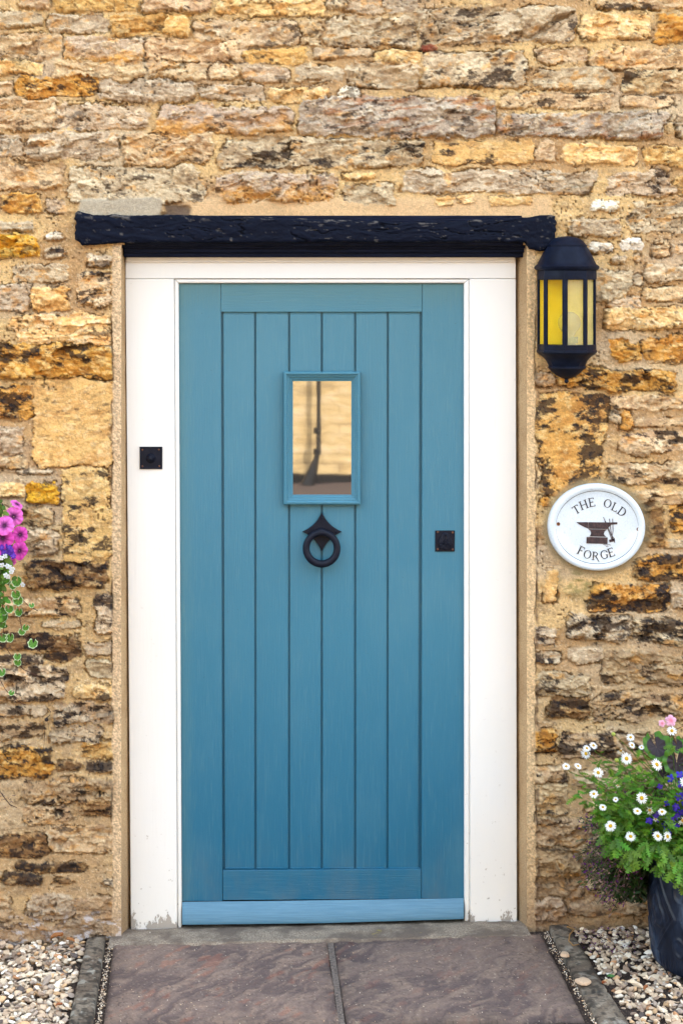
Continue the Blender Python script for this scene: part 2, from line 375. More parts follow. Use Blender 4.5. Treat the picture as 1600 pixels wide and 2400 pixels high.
rg(2.94, 0, 400, '''600 575 770 655 g .3;550 690 775 932 b .5;80 650 500 772 g .2;-40 780 212 960 g .2;215 800 475 965 o .3;80 990 772 1187 y .25;-40 1195 772 1432 O .55;
228 1438 768 2035 c .15;-40 1480 228 1700 O .8;-40 1750 160 1960 g .1;-40 1960 195 2050 b .4;110 2050 382 2095 g .3;430 2048 778 2710 c .5;-40 2150 170 2245 y .1;165 2150 415 2292 Y .25''')
rg(3.92, 0, 1100, '''-40 340 460 520 b .4;230 560 520 780 g .25;255 828 1005 1105 D .8;-40 1180 740 1335 b .5;875 1150 1050 1480 g .5;380 1380 745 1462 g .45;-40 1500 560 1655 D .8;420 1540 742 1752 D .7;
780 1570 1050 1722 g .3;-40 1700 400 1800 g .6;-40 1805 620 2120 g .6;785 1760 1040 1917 g .3;690 1960 1070 2112 y .5;-40 2160 440 2262 g .4;500 2140 1050 2342 g .7''')
rg(2.94, 0, 1600, '''-40 270 312 385 p .3;360 300 700 412 g .6;580 395 800 517 o .35;-40 440 380 642 O .75;395 535 575 602 D .6;600 535 795 617 g .7;150 665 800 830 p .5;560 765 800 922 D .65;
160 840 505 972 b .5;-40 1030 330 1200 D .5;330 985 780 1182 b .2;110 1235 600 1307 D .9;20 1310 290 1392 D .8;360 1345 500 1384 D .8;700 1350 800 1406 g .3;190 1450 520 1622 g .15;-40 1480 80 1650 b;
520 1470 820 1650 p .25;-40 1655 400 1800 b .4;402 1630 720 1760 g .3''')
rg(2.94, 1200, 400, '''570 680 810 890 g;660 865 880 945 g;820 700 890 800 g;680 580 790 640 g;830 570 885 640 g;880 650 1240 760 g .2;960 480 1080 600 b .3;890 800 1240 892 b .4;
620 940 1240 1100 y .15;660 1170 898 1312 O .45;900 1145 1240 1312 O .35;170 1380 285 1500 p .1;285 1370 1120 1512 O .75;650 1545 1240 1640 b .4;175 1545 632 2230 C .7;660 1645 738 1740 g .4;
740 1650 828 1790 O .6;832 1700 1240 1762 b .5;740 1810 1240 1930 b .6;820 1900 950 1962 p;650 2010 1240 2152 b .6;780 2200 1240 2300 b .3''')
rg(3.92, 1200, 1100, '''240 240 350 330 O .5;1430 290 1700 590 O .8;1170 260 1372 700 D .6;1370 640 1700 722 g .4;1150 790 1700 1010 O .8;690 1040 1438 1302 O .85;1440 1100 1700 1272 g;
275 910 402 1222 c;500 1340 1090 1562 g .7;1100 1370 1700 1602 g .7;200 1440 412 1602 g .5;510 1640 838 1782 g .6;842 1680 1700 1972 p .3;190 1680 452 1792 g .6;220 1860 712 2092 g .4;
330 2100 722 2292 D .6;760 2050 1700 2302 p .5''')
rg(2.94, 1200, 1600, '''140 320 318 490 O .6;322 345 1100 522 p .6;140 570 370 682 b .6;400 590 750 722 g .3;140 690 380 905 b .6;140 930 500 1122 p .2;140 1130 520 1332 p .2;
140 1335 500 1478 p .1;110 1480 352 1630 g .4;370 1470 900 1602 g .35;760 590 1240 760 g .4;520 780 1100 900 b .4;1120 800 1500 1000 b .3;520 920 1000 1120 g .4;540 1140 1240 1320 b .4;520 1340 1240 1460 g .5''')
rng = random.Random(11)
def course(xa, xb, ya, yb):
    y = ya
    while y < yb:
        h = rng.uniform(38, 74); x = xa - rng.uniform(0, 100)
        while x < xb:
            wd = rng.choice([90, 140, 190, 260, 330]) * rng.uniform(.8, 1.2)
            if x > xa - 60 and x + wd < xb + 60:
                V.append((x, y, x + wd, y + h * rng.uniform(.8, 1.05), rng.choice('ggbbbygoOp'), rng.choice([.1, .2, .35, .5]) + (.25 if y > 1300 else 0)))
            x += wd + rng.uniform(9, 20)
        y += h + rng.uniform(10, 18)
course(-1500, -75, -1000, 2300); course(1690, 3100, -1000, 2300); course(-20, 1620, -1000, -45)

def axis(parts):
    out = []
    for a, b, st in parts: out.append(np.arange(a, b, st))
    out.append(np.array([parts[-1][1]], float)); return np.concatenate(out).astype(float)
gx = axis([(-1500, -400, 12), (-400, -20, 5), (-20, 264, 2), (264, 285, 1.9091), (285, 1233, 2.4), (1233, 1620, 2), (1620, 2000, 5), (2000, 3100, 12)])
gy = axis([(-1000, -300, 12), (-300, -20, 5), (-20, 2240, 2), (2240, 2300, 12)])
GX, GY = np.meshgrid(gx, gy)
# base colours
def rgb(c): return np.array(alb(c, 1.02))
wx = (fbm(GX / 42, GY / 30, 4, 3) - .5) * 26; wy = (fbm(GX / 48, GY / 26, 4, 9) - .5) * 22
wx += (vn(GX / 7, GY / 7, 77) - .5) * 6; wy += (vn(GX / 7, GY / 6, 78) - .5) * 6
WX, WY = GX + wx, GY + wy
low = ss(1150, 1900, GY)                                   # dirtier wall near the ground
mort = fbm(GX / 160, GY / 90, 4, 21); mg = fbm(GX / 5, GY / 5, 3, 31); mm = fbm(GX / 26, GY / 16, 4, 41)
C = mix3(np.broadcast_to(rgb((214, 178, 122)), GX.shape + (3,)), np.broadcast_to(rgb((184, 146, 100)), GX.shape + (3,)), ss(.35, .65, mort))
C = mix3(C, np.broadcast_to(rgb((160, 134, 102)), C.shape), ss(.52, .75, mm) * (.35 + .45 * low))
C = mix3(C, np.broadcast_to(rgb((196, 176, 148)), C.shape), ss(.55, .75, fbm(GX / 300, GY / 120, 3, 51)) * .6)
C = C * (.66 + .68 * mg)[..., None]
C = mix3(C, np.broadcast_to(rgb((72, 56, 44)), C.shape), ss(.67, .74, fbm(GX / 30, GY / 14, 5, 61, .65)) * (.2 + .6 * low))
C = mix3(C, np.broadcast_to(rgb((182, 154, 116)), C.shape) * (.75 + .5 * mg)[..., None], low * .55)
H = -.0005 + (mm - .5) * .010 + (mg - .5) * .0030 + (fbm(GX / 90, GY / 26, 3, 71) - .5) * .012
BEST = np.full(GX.shape, -1e3)
PAL = {'g': ((208, 184, 150), (176, 150, 118), (242, 220, 182)), 'b': ((222, 188, 142), (186, 150, 112), (244, 220, 176)),
       'o': ((226, 178, 108), (204, 148, 76), (246, 216, 156)), 'O': ((218, 160, 76), (180, 116, 44), (242, 204, 136)),
       'y': ((240, 200, 136), (222, 166, 98), (250, 226, 180)), 'Y': ((232, 176, 50), (200, 130, 28), (246, 208, 120)),
       'c': ((228, 184, 116), (208, 160, 98), (242, 210, 154)), 'C': ((220, 166, 92), (186, 126, 62), (244, 212, 150)),
       'w': ((240, 228, 202), (214, 200, 176), (250, 244, 226)), 'D': ((150, 112, 72), (98, 74, 54), (214, 178, 124)),
       'p': ((200, 168, 128), (166, 134, 102), (222, 194, 154)), 'm': ((204, 178, 150), (206, 152, 84), (232, 206, 164)),
       'r': ((200, 180, 158), (160, 140, 124), (230, 212, 184)), 'R': ((136, 66, 44), (90, 40, 26), (190, 130, 96))}
for k, (x0, y0, x1, y1, ty, st) in enumerate(V):
    rr = random.Random(k * 13 + 5)
    i0, i1 = np.searchsorted(gx, (x0 - 30, x1 + 30)); j0, j1 = np.searchsorted(gy, (y0 - 26, y1 + 26))
    if i1 - i0 < 2 or j1 - j0 < 2: continue
    sl_ = np.s_[j0:j1, i0:i1]
    x, y, X, Y = WX[sl_], WY[sl_], GX[sl_], GY[sl_]
    cx, cy = (x0 + x1) / 2, (y0 + y1) / 2; hw, hh = (x1 - x0) / 2 + 2, (y1 - y0) / 2 + 2
    small = min(hw, hh)
    u, v = x - cx, y - cy
    if small < 24: u = X - cx + wx[sl_] * small / 24; v = Y - cy + wy[sl_] * small / 24
    sk = rr.uniform(-.16, .16); t1, t2 = rr.uniform(-.035, .035) * min(1, 60 / hw), rr.uniform(-.035, .035) * min(1, 60 / hw)
    d = np.stack([hw - u + sk * v, hw + u + rr.uniform(-.16, .16) * v, hh - v + t1 * u, hh + v + t2 * u])
    kk = 5.0; dist = -np.log(np.exp(-np.clip(d, -60, 200) / kk).sum(0)) * kk
    # a broken corner or two
    for q in range(2):
        a = rr.uniform(.35, .75) * rr.choice([-1, 1]); sg = rr.choice([-1, 1])
        cut = (hw * abs(math.cos(a)) + hh * abs(math.sin(a))) * rr.uniform(.86, 1.0)
        dist = np.minimum(dist, cut - (u * math.cos(a) * sg + v * math.sin(a)))
    dist = dist + (vn(X / 3.4, Y / 3.4, 90 + k) - .5) * 4.5 - 1.0
    ang = rr.uniform(-.22, .16); ca, sa = math.cos(ang), math.sin(ang)
    U, W = X * ca + Y * sa + k * 331, -X * sa + Y * ca + k * 57
    block = ty in 'cC'
    wr = fbm(U / 38, W / 26, 3, 400 + k) * 30
    n1 = fbm(U / 52, (W + wr) / 20, 4, 100 + k, .55)
    n2 = fbm(U / 15, (W + wr * .6) / 9, 4, 200 + k, .6)
    # the split face: flat facets that meet in sharp edges, lying along the bedding
    nf = max(3, min(16, int(hw * hh / 260))); bd_, b2_ = np.full(X.shape, 1e9), None
    fac = np.zeros(X.shape); tone = np.zeros(X.shape); wu = u * ca + v * sa + (n2 - .5) * 16; wv_ = -u * sa + v * ca + (n1 - .5) * 16
    for q in range(nf):
        fu, fv = rr.uniform(-hw, hw), rr.uniform(-hh, hh); dd_ = np.hypot((wu - fu) / 2.1, wv_ - fv)
        m_ = dd_ < bd_; off = rr.gauss(0, .42); g1, g2 = rr.gauss(0, .006), rr.gauss(-.012, .022)
        fac = np.where(m_, off + g1 * (wu - fu) + g2 * (wv_ - fv), fac); tone = np.where(m_, rr.gauss(0, 1), tone); bd_ = np.minimum(bd_, dd_)
    A = (.004 if block else rr.uniform(.016, .025)) * min(1, small / 26)
    steps = np.floor(n1 * 5 + .4 * n2) / 5
    rel = (.75 * np.clip(fac, -1.2, 1.2) + .7 * (steps - .5) + .6 * (n1 - .5) + .45 * (n2 - .5)) * A * np.where(np.abs(fac) > .9, 1.0, 1.0) + (fbm(X / 6, Y / 6, 2, 330 + k) - .5) * .0026
    tl = rr.uniform(-.1, .35) * (0.2 if block else 1)
    rel = rel + (-v / hh) * tl * -.006                      # faces lean outwards towards their foot
    h0 = rr.uniform(.005, .014) * (.6 if block else 1)
    hgt = h0 * (1 - np.exp(-np.clip(dist, 0, 99) / 2.0)) + rel * (1 - np.exp(-np.clip(dist, 0, 99) / 4.0))
    p1, p2, p3 = [rgb(c) for c in PAL[ty]]
    jit = np.array([rr.uniform(.98, 1.03), 1, rr.uniform(.95, 1.04)]) * rr.uniform(.94, 1.08)
    B = np.broadcast_to(p1, X.shape + (3,))
    m1 = fbm(U / 40, W / 24, 5, 500 + k, .6) + tone * .035; m2 = fbm(U / 14, W / 9, 5, 600 + k, .65) + .10 * (fac > .25) - .05
    B = mix3(B, np.broadcast_to(p2, B.shape), ss(.40, .70, m1) * (.75 if ty != 'm' else 1) if ty != 'm' else ss(-.3, .6, v / hh + (m1 - .5) * 2))
    B = mix3(B, np.broadcast_to(p3, B.shape), ss(.50, .68, m2) * .62)
    B = mix3(B, np.broadcast_to(rgb((226, 164, 82)), B.shape), ss(.60, .76, fbm(U / 30, W / 18, 4, 700 + k, .6)) * (.6 if ty in 'gbpmr' else .3))
    B = mix3(B, np.broadcast_to(rgb((112, 84, 62)), B.shape), ss(.56, .68, 1 - n2) * .30)
    if ty in 'rR':
        B = mix3(B, np.broadcast_to(rgb((172, 108, 58)), B.shape), ss(.56, .66, fbm(U / 50, W / 11, 5, 720 + k, .65)) * .65 * ss(-1.1, .2, v / hh if x0 > 1000 else -v / hh + .2))
    s_ = st + .10 * (y0 > 1250)
    sn = fbm(U / 46, W / 22, 6, 800 + k, .68) - .05 * np.clip(fac, -1, 1) + .02
    lo = .71 - .25 * s_
    if ty == 'C': sn = sn + .16 * ss(.1, .5, np.abs(u / hw + .08)) - .10
    if ty == 'c' and s_ > .4: sn = sn + .05 * v / hh
    B = mix3(B, np.broadcast_to(rgb((64, 47, 36)), B.shape), ss(lo, lo + .10, sn) * min(.9, .5 + s_))
    B = mix3(B, np.broadcast_to(rgb((44, 38, 38)), B.shape), ss(lo + .05, lo + .09, fbm(U / 12, W / 9, 4, 900 + k, .7)) * ss(lo - .1, lo + .03, sn) * min(.9, .3 + s_))
    B = B * jit * ((.86 + .28 * vn(X / 3.4, Y / 3, 950 + k)) * (1 + .05 * tone))[..., None] * (1 - .20 * low[sl_])[..., None]
    win = (dist > 0) & (dist > BEST[sl_])
    # dark crevice just outside the lower edge of the stone
    cre = np.exp(-((dist + 2.2) / 2.4) ** 2) * ss(-.2, .9, v / hh) * ss(.35, .6, vn(X / 30, Y / 20, 55 + k))
    Hs = H[sl_]; out = (dist <= 0) & (BEST[sl_] <= 0)
    Hs = np.where(out, Hs - cre * .017, Hs)
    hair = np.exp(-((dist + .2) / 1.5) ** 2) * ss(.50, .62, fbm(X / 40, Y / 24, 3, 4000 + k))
    edge = np.exp(np.clip(dist, -60, 0) / 7.0) * h0 * .35
    Hs = np.where(out, np.maximum(Hs, Hs * .5 + edge - cre * .017), Hs)
    H[sl_] = np.where(win, hgt + .0012 + .25 * H[sl_] * (BEST[sl_] <= 0), Hs)
    H[sl_] = H[sl_] - hair * .010 * (dist > BEST[sl_] - 3)
    a = ss(0, 2.0, dist)[..., None] * win[..., None]
    C[sl_] = C[sl_] * (1 - a) + B * a
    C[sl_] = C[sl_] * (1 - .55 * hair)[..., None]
    BEST[sl_] = np.where(win, dist, BEST[sl_])
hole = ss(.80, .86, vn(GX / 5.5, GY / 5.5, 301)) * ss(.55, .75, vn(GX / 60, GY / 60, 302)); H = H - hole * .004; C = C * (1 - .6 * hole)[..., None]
gran = ss(.86, .93, vn(GX / 2.4, GY / 2.4, 303)) * (BEST <= 0); C = mix3(C, np.broadcast_to(rgb((240, 222, 188)), C.shape), gran * .5)
gran = ss(.87, .94, vn(GX / 2.6, GY / 2.6, 304)) * (BEST <= 0); C = C * (1 - .5 * gran)[..., None]
def patch(mask, c, hh=None, a=.9):
    global C, H
    C = mix3(C, np.broadcast_to(rgb(c), C.shape) * (.82 + .36 * mg)[..., None], mask * a)
    if hh is not None: H = H * (1 - mask) + hh * mask
# smooth mortar fillets over the lintel, plaster margins beside the opening
fil = ss(452, 476, GY + wy * .6) * ss(540, 520, GY) * ss(415, 440, GX) * ss(1300, 1280, GX) * (BEST < 2)
patch(fil, (216, 180, 134), .004 + (mm - .5) * .003)
grey = ss(462, 468, GY + wy * .4) * ss(540, 520, GY) * ss(180, 190, GX + wx * .5) * ss(382, 372, GX + wx * .5)
patch(grey, (176, 164, 142), .009 + (mm - .5) * .003)
wd_ = .85 * ss(374, 388, GX + wx * 1.2) * ss(454, 440, GX + wx * 1.2) * ss(474, 486, GY + wy * .8 + (GX - 410) * -.12) * ss(540, 520, GY); H = H * (1 - wd_) - .010 * wd_
C = mix3(C, np.broadcast_to(rgb((92, 78, 70)), C.shape) * (.5 + fbm(GX / 30, GY / 3, 4, 6))[..., None], wd_)
lp = ss(262, 265, GX + wx * .28) * ss(290, 288, GX) * ss(560, 580, GY)
patch(lp, (212, 182, 144), .003 + (mg - .5) * .004, .92); C = np.where(lp[..., None] > .5, C * (.55 + .9 * vn(GX / 2.6, GY / 2.6, 44))[..., None], C)
rp = ss(1255, 1252, GX + wx * .2) * ss(1228, 1230, GX) * ss(560, 580, GY)
patch(rp, (214, 182, 138), .003 + (mg - .5) * .004, .92); C = np.where(rp[..., None] > .5, C * (.62 + .76 * vn(GX / 2.6, GY / 2.6, 44))[..., None], C)
for xc, a in ((263.5, 1), (1253.5, .8)):
    cr = np.exp(-((GX + wx * .28 - xc) / 1.5) ** 2) * ss(560, 600, GY) * ss(.3, .55, vn(GX * 0, GY / 70, 5))
    H = H - cr * .006; C = C * (1 - .75 * cr * a)[..., None]
dr = ss(1253, 1256, GX) * ss(1266, 1258, GX + wx * .4) * ss(800, 1000, GY) * ss(.35, .6, fbm(GX / 8, GY / 30, 4, 8))
C = mix3(C, np.broadcast_to(rgb((92, 70, 54)), C.shape), dr * .8)
# moss below the name plaque, damp foot of the wall
mo = np.exp(-(((GX - 1352) / 40) ** 2 + ((GY - 1362) / 34) ** 2)) * ss(.4, .6, mm)
C = mix3(C, np.broadcast_to(rgb((112, 110, 52)), C.shape), mo * .8)
ft = ss(2060, 2190, GY + (mort - .5) * 120)
C = mix3(C, np.broadcast_to(rgb((138, 112, 90)), C.shape), ft * .6)
wl = ss(.58, .66, fbm(GX / 26, GY / 12, 5, 17, .65)) * ss(2120, 2165, GY) * (GX < 400)
C = mix3(C, np.broadcast_to(rgb((214, 212, 216)), C.shape), wl * .5)
# the bed of the plaque and the lamp is flattened by mortar
pk = ss(1.18, 1.0, np.sqrt(((GX - 1396) / 116) ** 2 + ((GY - 1235) / 105) ** 2)); H = H * (1 - pk) + .002 * pk
C = mix3(C, np.broadcast_to(rgb((150, 132, 98)), C.shape), pk * .8)
lk = ss(1240, 1250, GX) * ss(1415, 1400, GX) * ss(625, 640, GY) * ss(845, 830, GY); H = np.where(lk > 0, np.minimum(H, H * (1 - lk) + .001 * lk), H)
xw = (GX - 800) / S; zw = (2190 - GY) / S
cxm = (GX[:-1, :-1] + GX[1:, 1:]) / 2; cym = (GY[:-1, :-1] + GY[1:, 1:]) / 2
keep = ~((cxm > 285) & (cxm < 1233) & (cym > np.where((cxm > 292) & (cxm < 1226), 563, 574)))
wall = empty('house_wall', (0, 0, 0))
tag(wall, 'rough honey and grey limestone rubble house wall with sandy mortar round the blue door', 'stone wall')
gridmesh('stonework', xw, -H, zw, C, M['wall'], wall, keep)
# thickness of the house behind, roof (they keep the front in shade)
b = MB()
b.box((-2.9, .05, -.1), (P(284, 0).x - .035, .3, 4.1)); b.box((P(1234, 0).x + .035, .05, -.1), (2.95, .3, 4.1)); b.box((P(284, 0).x - .035, .05, P(0, 560).z), (P(1234, 0).x + .035, .3, 4.1))
b.box((-2.9, .3, -.1), (-2.6, 5, 4.1)); b.box((2.65, .3, -.1), (2.95, 5, 4.1)); b.box((-2.6, 4.7, -.1), (2.65, 5, 4.1))
b.build('masonry_core', M['plaster'], wall)
b = MB(); b.box((-8, .03, -.1), (-2.9, 5, 4.1)); b.box((2.95, .03, -.1), (8, 5, 4.1)); b.build('added_flank_wall', M['opp'], wall)  # unseen side blocks, added with a wider roof to cut side sun and bounce
b = MB()
for s_ in (1, -1):
    ye = 2.5 - 2.75 * s_
    b.loft([[(-8.2, ye, 4.02), (8.2, ye, 4.02), (8.2, 2.5, 6.4), (-8.2, 2.5, 6.4)], [(-8.2, ye, 4.12), (8.2, ye, 4.12), (8.2, 2.5, 6.5), (-8.2, 2.5, 6.5)]])
b.build('roof', M['roof'], wall)
b = MB()
for xx in (-7.99, 7.99):
    b.loft([[(xx, .05, 4.05), (xx, 4.95, 4.05), (xx, 2.5, 6.38)], [(xx - .25 * (1 if xx > 0 else -1), .05, 4.05), (xx - .25 * (1 if xx > 0 else -1), 4.95, 4.05), (xx - .25 * (1 if xx > 0 else -1), 2.5, 6.38)]])
b.build('gable', M['opp'], wall)
# plastered reveals
def reveal(pxf, pxb_t, pxb_b):
    zs = np.linspace(P(0, 2260).z, P(0, 566).z, 560); t = np.linspace(0, 1, 14)
    T, Z = np.meshgrid(t, zs)
    xf = (pxf - 800) / S
    zt = (Z - P(0, 2170).z) / (P(0, 600).z - P(0, 2170).z)
    xb = P(pxb_b, 0, .075).x * (1 - zt) + P(pxb_t, 0, .075).x * zt
    sgn = 1 if pxf < 800 else -1
    X = xf + (xb - xf) * T ** 1.35 + sgn * (fbm(Z * 30, T * 3, 4, 5) - .5) * .004 * (T > 0) * (1 - T * .5)
    Y = -.003 + (.105) * T
    t_ = fbm(Z * 20, T * 2 + 4, 4, 3)
    Cc = np.ones(Z.shape + (3,))
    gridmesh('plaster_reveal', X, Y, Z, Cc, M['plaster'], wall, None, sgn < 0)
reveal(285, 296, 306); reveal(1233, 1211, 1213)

# ------------------------------------------------------------------ lintel
lt = empty('lintel', P(740, 540, 0))
tag(lt, 'black painted rough oak beam bedded in the wall above the door', 'lintel')
lt_o = Vector(lt.location)
def poly_px(pts, y): return [(P(a, c, y).x - lt_o.x, P(a, c, y).z - lt_o.z) for a, c in pts]
def dense(pts, step, amp, seed):
    out = []; rr = random.Random(seed)
    for i in range(len(pts)):
        a, c = pts[i], pts[(i + 1) % len(pts)]
        n = max(1, int(math.hypot(c[0] - a[0], c[1] - a[1]) / step))
        for q in range(n):
            t = q / n; out.append((a[0] + (c[0] - a[0]) * t + rr.uniform(-amp, amp), a[1] + (c[1] - a[1]) * t + rr.uniform(-amp, amp)))
    return out
# front face as a displaced grid
n = 440; mrow = 44
top = np.interp(np.linspace(176, 1302, n), [176, 185, 219, 444, 600, 796, 927, 1106, 1234, 1285, 1302], [500, 494, 502, 504, 508, 515, 520, 516, 508, 502, 506])
bot = np.interp(np.linspace(176, 1302, n), [176, 194, 240, 286, 796, 1228, 1238, 1262, 1302], [562, 577, 573, 571, 569, 569, 586, 590, 584])
rn = np.linspace(0, 1, n); top = top + (fbm(rn * 60, rn * 0, 4, 5) - .5) * 5; bot = bot + (fbm(rn * 70, rn * 0 + 3, 4, 6) - .5) * 4
PXg, T = np.meshgrid(np.linspace(176, 1302, n), np.linspace(-.12, 1.12, mrow))
Tc = np.clip(T, 0, 1); PYg = top[None] + (bot - top)[None] * Tc
PXe = PXg + (fbm(PXg * 0 + 3, PYg / 9, 3, 2) - .5) * 9 * ((PXg < 190) | (PXg > 1290))
gw_ = fbm(PXg / 110, PYg / 40, 4, 3) * 6; grain = .65 * fbm(PXg / 70, PYg / 11 + gw_, 6, 12, .68) + .35 * fbm(PXg / 14, PYg / 9, 4, 14, .6); split = np.exp(-((fbm(PXg / 130, PYg / 26 + gw_ * .3, 3, 15) - .5) / .012) ** 2) * ss(.45, .6, fbm(PXg / 60, PYg / 30, 3, 16)); grain = grain - split * .7
Yg = -.026 - (grain - .5) * .0095 + .5 * (1 - np.sqrt(np.clip(1 - (2 * np.abs(Tc - .5)) ** 8, 0, 1))) * .02
Yg = Yg + (np.abs(T - .5) > .5) * .035
ex = np.minimum(PXg - 176, 1302 - PXg); Yg = Yg + .018 * np.exp(-ex / 4.0) + .04 * (ex < 1)
k = (D + Yg) / D; LC = np.ones(PXg.shape + (3,)); wear = ss(.60, .70, fbm(PXg / 30, PYg / 7, 5, 18, .65)) * ss(.25, .0, Tc) + .6 * ss(.72, .8, fbm(PXg / 16, PYg / 5, 5, 19, .6)); LC = mix3(LC * np.array([.0035, .0055, .0135]), np.broadcast_to(np.array([.14, .125, .11]), LC.shape), np.clip(wear, 0, 1) * .8) * (.6 + .8 * grain)[..., None]
gridmesh('beam_face', CX + (PXe - VX) / S - lt_o.x, Yg, CZ - (PYg - VY) / S - lt_o.z, LC, M['beam'], lt)
b = MB(); b.prism(poly_px([(296, 575), (1222, 575), (1222, 505), (296, 505)], 0), .02, -.006)
for (a0, a1, yy) in ((560, 582, .012), (580, 592, .024), (590, 603, .034)):
    b.prism(poly_px([(286 if a0 < 570 else 290, a1), (1231, a1), (1231, a0), (286 if a0 < 570 else 290, a0)], yy), yy, .14)
b.build('beam_soffit', M['lintel'], lt, None, .003)
lt_zero = lt.location.y
for ch in lt.children: ch.location.y = -lt_zero

# ------------------------------------------------------------------ door frame
FY = .07
df = empty('door_frame', (0, 0, 0))
tag(df, 'cream white painted timber frame round the blue door', 'door frame')
def quadprism(tl, tr, br, bl, yf, yb):
    b = MB(); b.prism([(P(*p, yf).x, P(*p, yf).z) for p in (bl, br, tr, tl)], yf, yb); return b
quadprism((294.5, 653.4), (408, 653.4), (416, 2190), (307, 2190), FY, FY + .09).build('jamb', M['white'], df, None, .002)
quadprism((1099.5, 653.4), (1208, 653.4), (1211, 2168), (1101, 2168), FY, FY + .09).build('jamb', M['white'], df, None, .002)
quadprism((294.5, 600), (1208, 600), (1208, 652.8), (294.5, 652.8), FY, FY + .09).build('head', M['white'], df, None, .0018)
quadprism((295, 601), (1207, 601), (1207, 615), (295, 615), FY - .008, FY).build('head_bead', M['white'], df, None, .004, 3)
def molding(tl, tr, br, bl, name='stop_moulding'):
    b = quadprism(tl, tr, br, bl, FY + .0055, FY + .05); return b.build(name, M['white'], df, None, .0045, 4)
molding((408.6, 654), (419, 663.8), (426.5, 2172), (416.6, 2183)); molding((1087, 663.8), (1098.8, 654), (1100.3, 2160), (1088, 2160))
molding((408.6, 654), (1098.8, 654), (1087, 663.5), (419, 663.5))

# ------------------------------------------------------------------ door
DY = .088
door = empty('door', (0, 0, 0))
tag(door, 'blue ledged plank door with small window and black ring knocker', 'door')
def xl(t): return 419.5 + 7.5 * t
def xr(t): return 1086.5 + 1.0 * t
def dquad(name, tl, tr, br, bl, mat, yf=DY, bev=.0012, yb=None):
    b = quadprism(tl, tr, br, bl, yf, yb or DY + .03); return b.build(name, mat, door, None, bev)
dquad('stile', (419.5, 664), (517.6, 664), (521.6, 2112), (427, 2112), M['door'])
dquad('stile', (989.4, 664), (1086.5, 664), (1087.5, 2106), (987.4, 2106), M['door'])
dquad('top_rail', (518.4, 664), (988.6, 664), (988.6, 731), (518.4, 731), M['doorh'])
dquad('bottom_rail', (522.4, 2040), (986.6, 2037), (986.6, 2107), (522.4, 2110), M['doorh'])
# plank panel with V grooves
gt = [520, 598, 677.5, 754, 832, 908.5, 986.5]; gb = [523, 599, 677.5, 754, 832, 907.5, 984]
offs = [];
for i in range(7):
    gw = 1.55 if i in (0, 6) else 1
    for dx, dy in ((-3.6, 0), (-2.7, .0006), (-2.2, .012), (2.2, .012), (2.7, .0006), (3.6, 0)):
        offs.append((i, dx * gw, dy))
zt, zb = P(0, 733, DY).z, P(0, 2038, DY).z
b = MB(); rows = []
for t in (0, .004, .0045, .996, .9965, 1):
    row = []
    edge = .006 if t in (0, 1) else (.005 if t in (.004, .996) else 0)
    for i, dx, dy in offs:
        px = gt[i] + (gb[i] - gt[i]) * t + dx
        py = 731 + (2040 - 731) * t
        p = P(px, py, DY + .0035); row.append((p.x, DY + .0035 + max(dy, edge), p.z))
    rows.append(row)
b.loft(rows, False, False)
b.build('plank_panel', M['door'], door, 20)
b = MB(); b.box((P(515, 0, DY).x, DY + .018, P(0, 2100, DY).z), (P(990, 0, DY).x, DY + .03, P(0, 700, DY).z)); b.build('backing', M['door'], door)
# weatherboard
rows = []
for px, yt, yb_ in ((427.5, 2113.5, 2167.5), (600, 2112, 2165.5), (760, 2110, 2163.5), (900, 2108, 2159.5), (1086, 2105, 2154)):
    prof = [(0, DY + .03), (0, DY - .004), (.06, DY - .008), (.22, DY - .011), (.30, DY - .017), (.55, DY - .021), (.85, DY - .033), (1.0, DY - .031), (1.0, DY + .03)]
    rows.append([P(px, yt + (yb_ - yt) * t, yy) for t, yy in prof])
b = MB(); b.loft(rows, True, True); b.build('weatherboard', M['board'], door, 50)
# window
wf = MB(); prof = [(0, 0), (0, .014), (2.5, .0175), (5.5, .0175), (8, .0145), (8.6, .012), (11, .012), (13, .0095), (13.6, .007), (16.5, .006), (18, .003), (20.5, .002), (22.6, -.001)]
x0, y0, x1, y1 = 664.8, 871, 844.6, 1183
rings = []
for o_, dp in prof:
    rings.append([P(a, c, DY - dp) for a, c in ((x0 + o_, y0 + o_ * 1.03), (x1 - o_, y0 + o_ * 1.03), (x1 - o_, y1 - o_ * 1.1), (x0 + o_, y1 - o_ * 1.1))])
wf.loft(rings, True, False)
wfo = wf.build('window_frame', M['mould'], door, 25)
b = MB(); b.box((P(684, 0, DY).x, DY - .0004, P(0, 1163, DY).z), (P(826, 0, DY).x, DY + .003, P(0, 888, DY).z)); b.build('pane', M['pane'], wfo)
# knocker
q = 4.525
def KP(a, c, y): return P(640 + a / q, 840 + c / q, y)
def arc_edge(a, c, bulge, n=10):
    out = []
    mx, my = (a[0] + c[0]) / 2 , (a[1] + c[1]) / 2
    cxk, cyk = 516, 1838
    for i in range(n):
        t = i / n; x = a[0] + (c[0] - a[0]) * t; y = a[1] + (c[1] - a[1]) * t
        s_ = 4 * t * (1 - t) * bulge; L = math.hypot(mx - cxk, my - cyk); out.append((x + (cxk - mx) / L * s_, y + (cyk - my) / L * s_))
    return out
pts = [(516, 1632), (727, 1838), (516, 2048), (310, 1838)]; pl = []
for i in range(4): pl += arc_edge(pts[i], pts[(i + 1) % 4], 30)
b = MB(); b.prism([(KP(a, c, DY - .001).x, KP(a, c, DY - .001).z) for a, c in pl], DY - .003, DY + .004)
kp = b.build('knocker_plate', M['iron'], door, None, .0007)
b = MB(); cR = KP(513, 2012, DY - .017); Rr = 166 / q / S
b2 = []
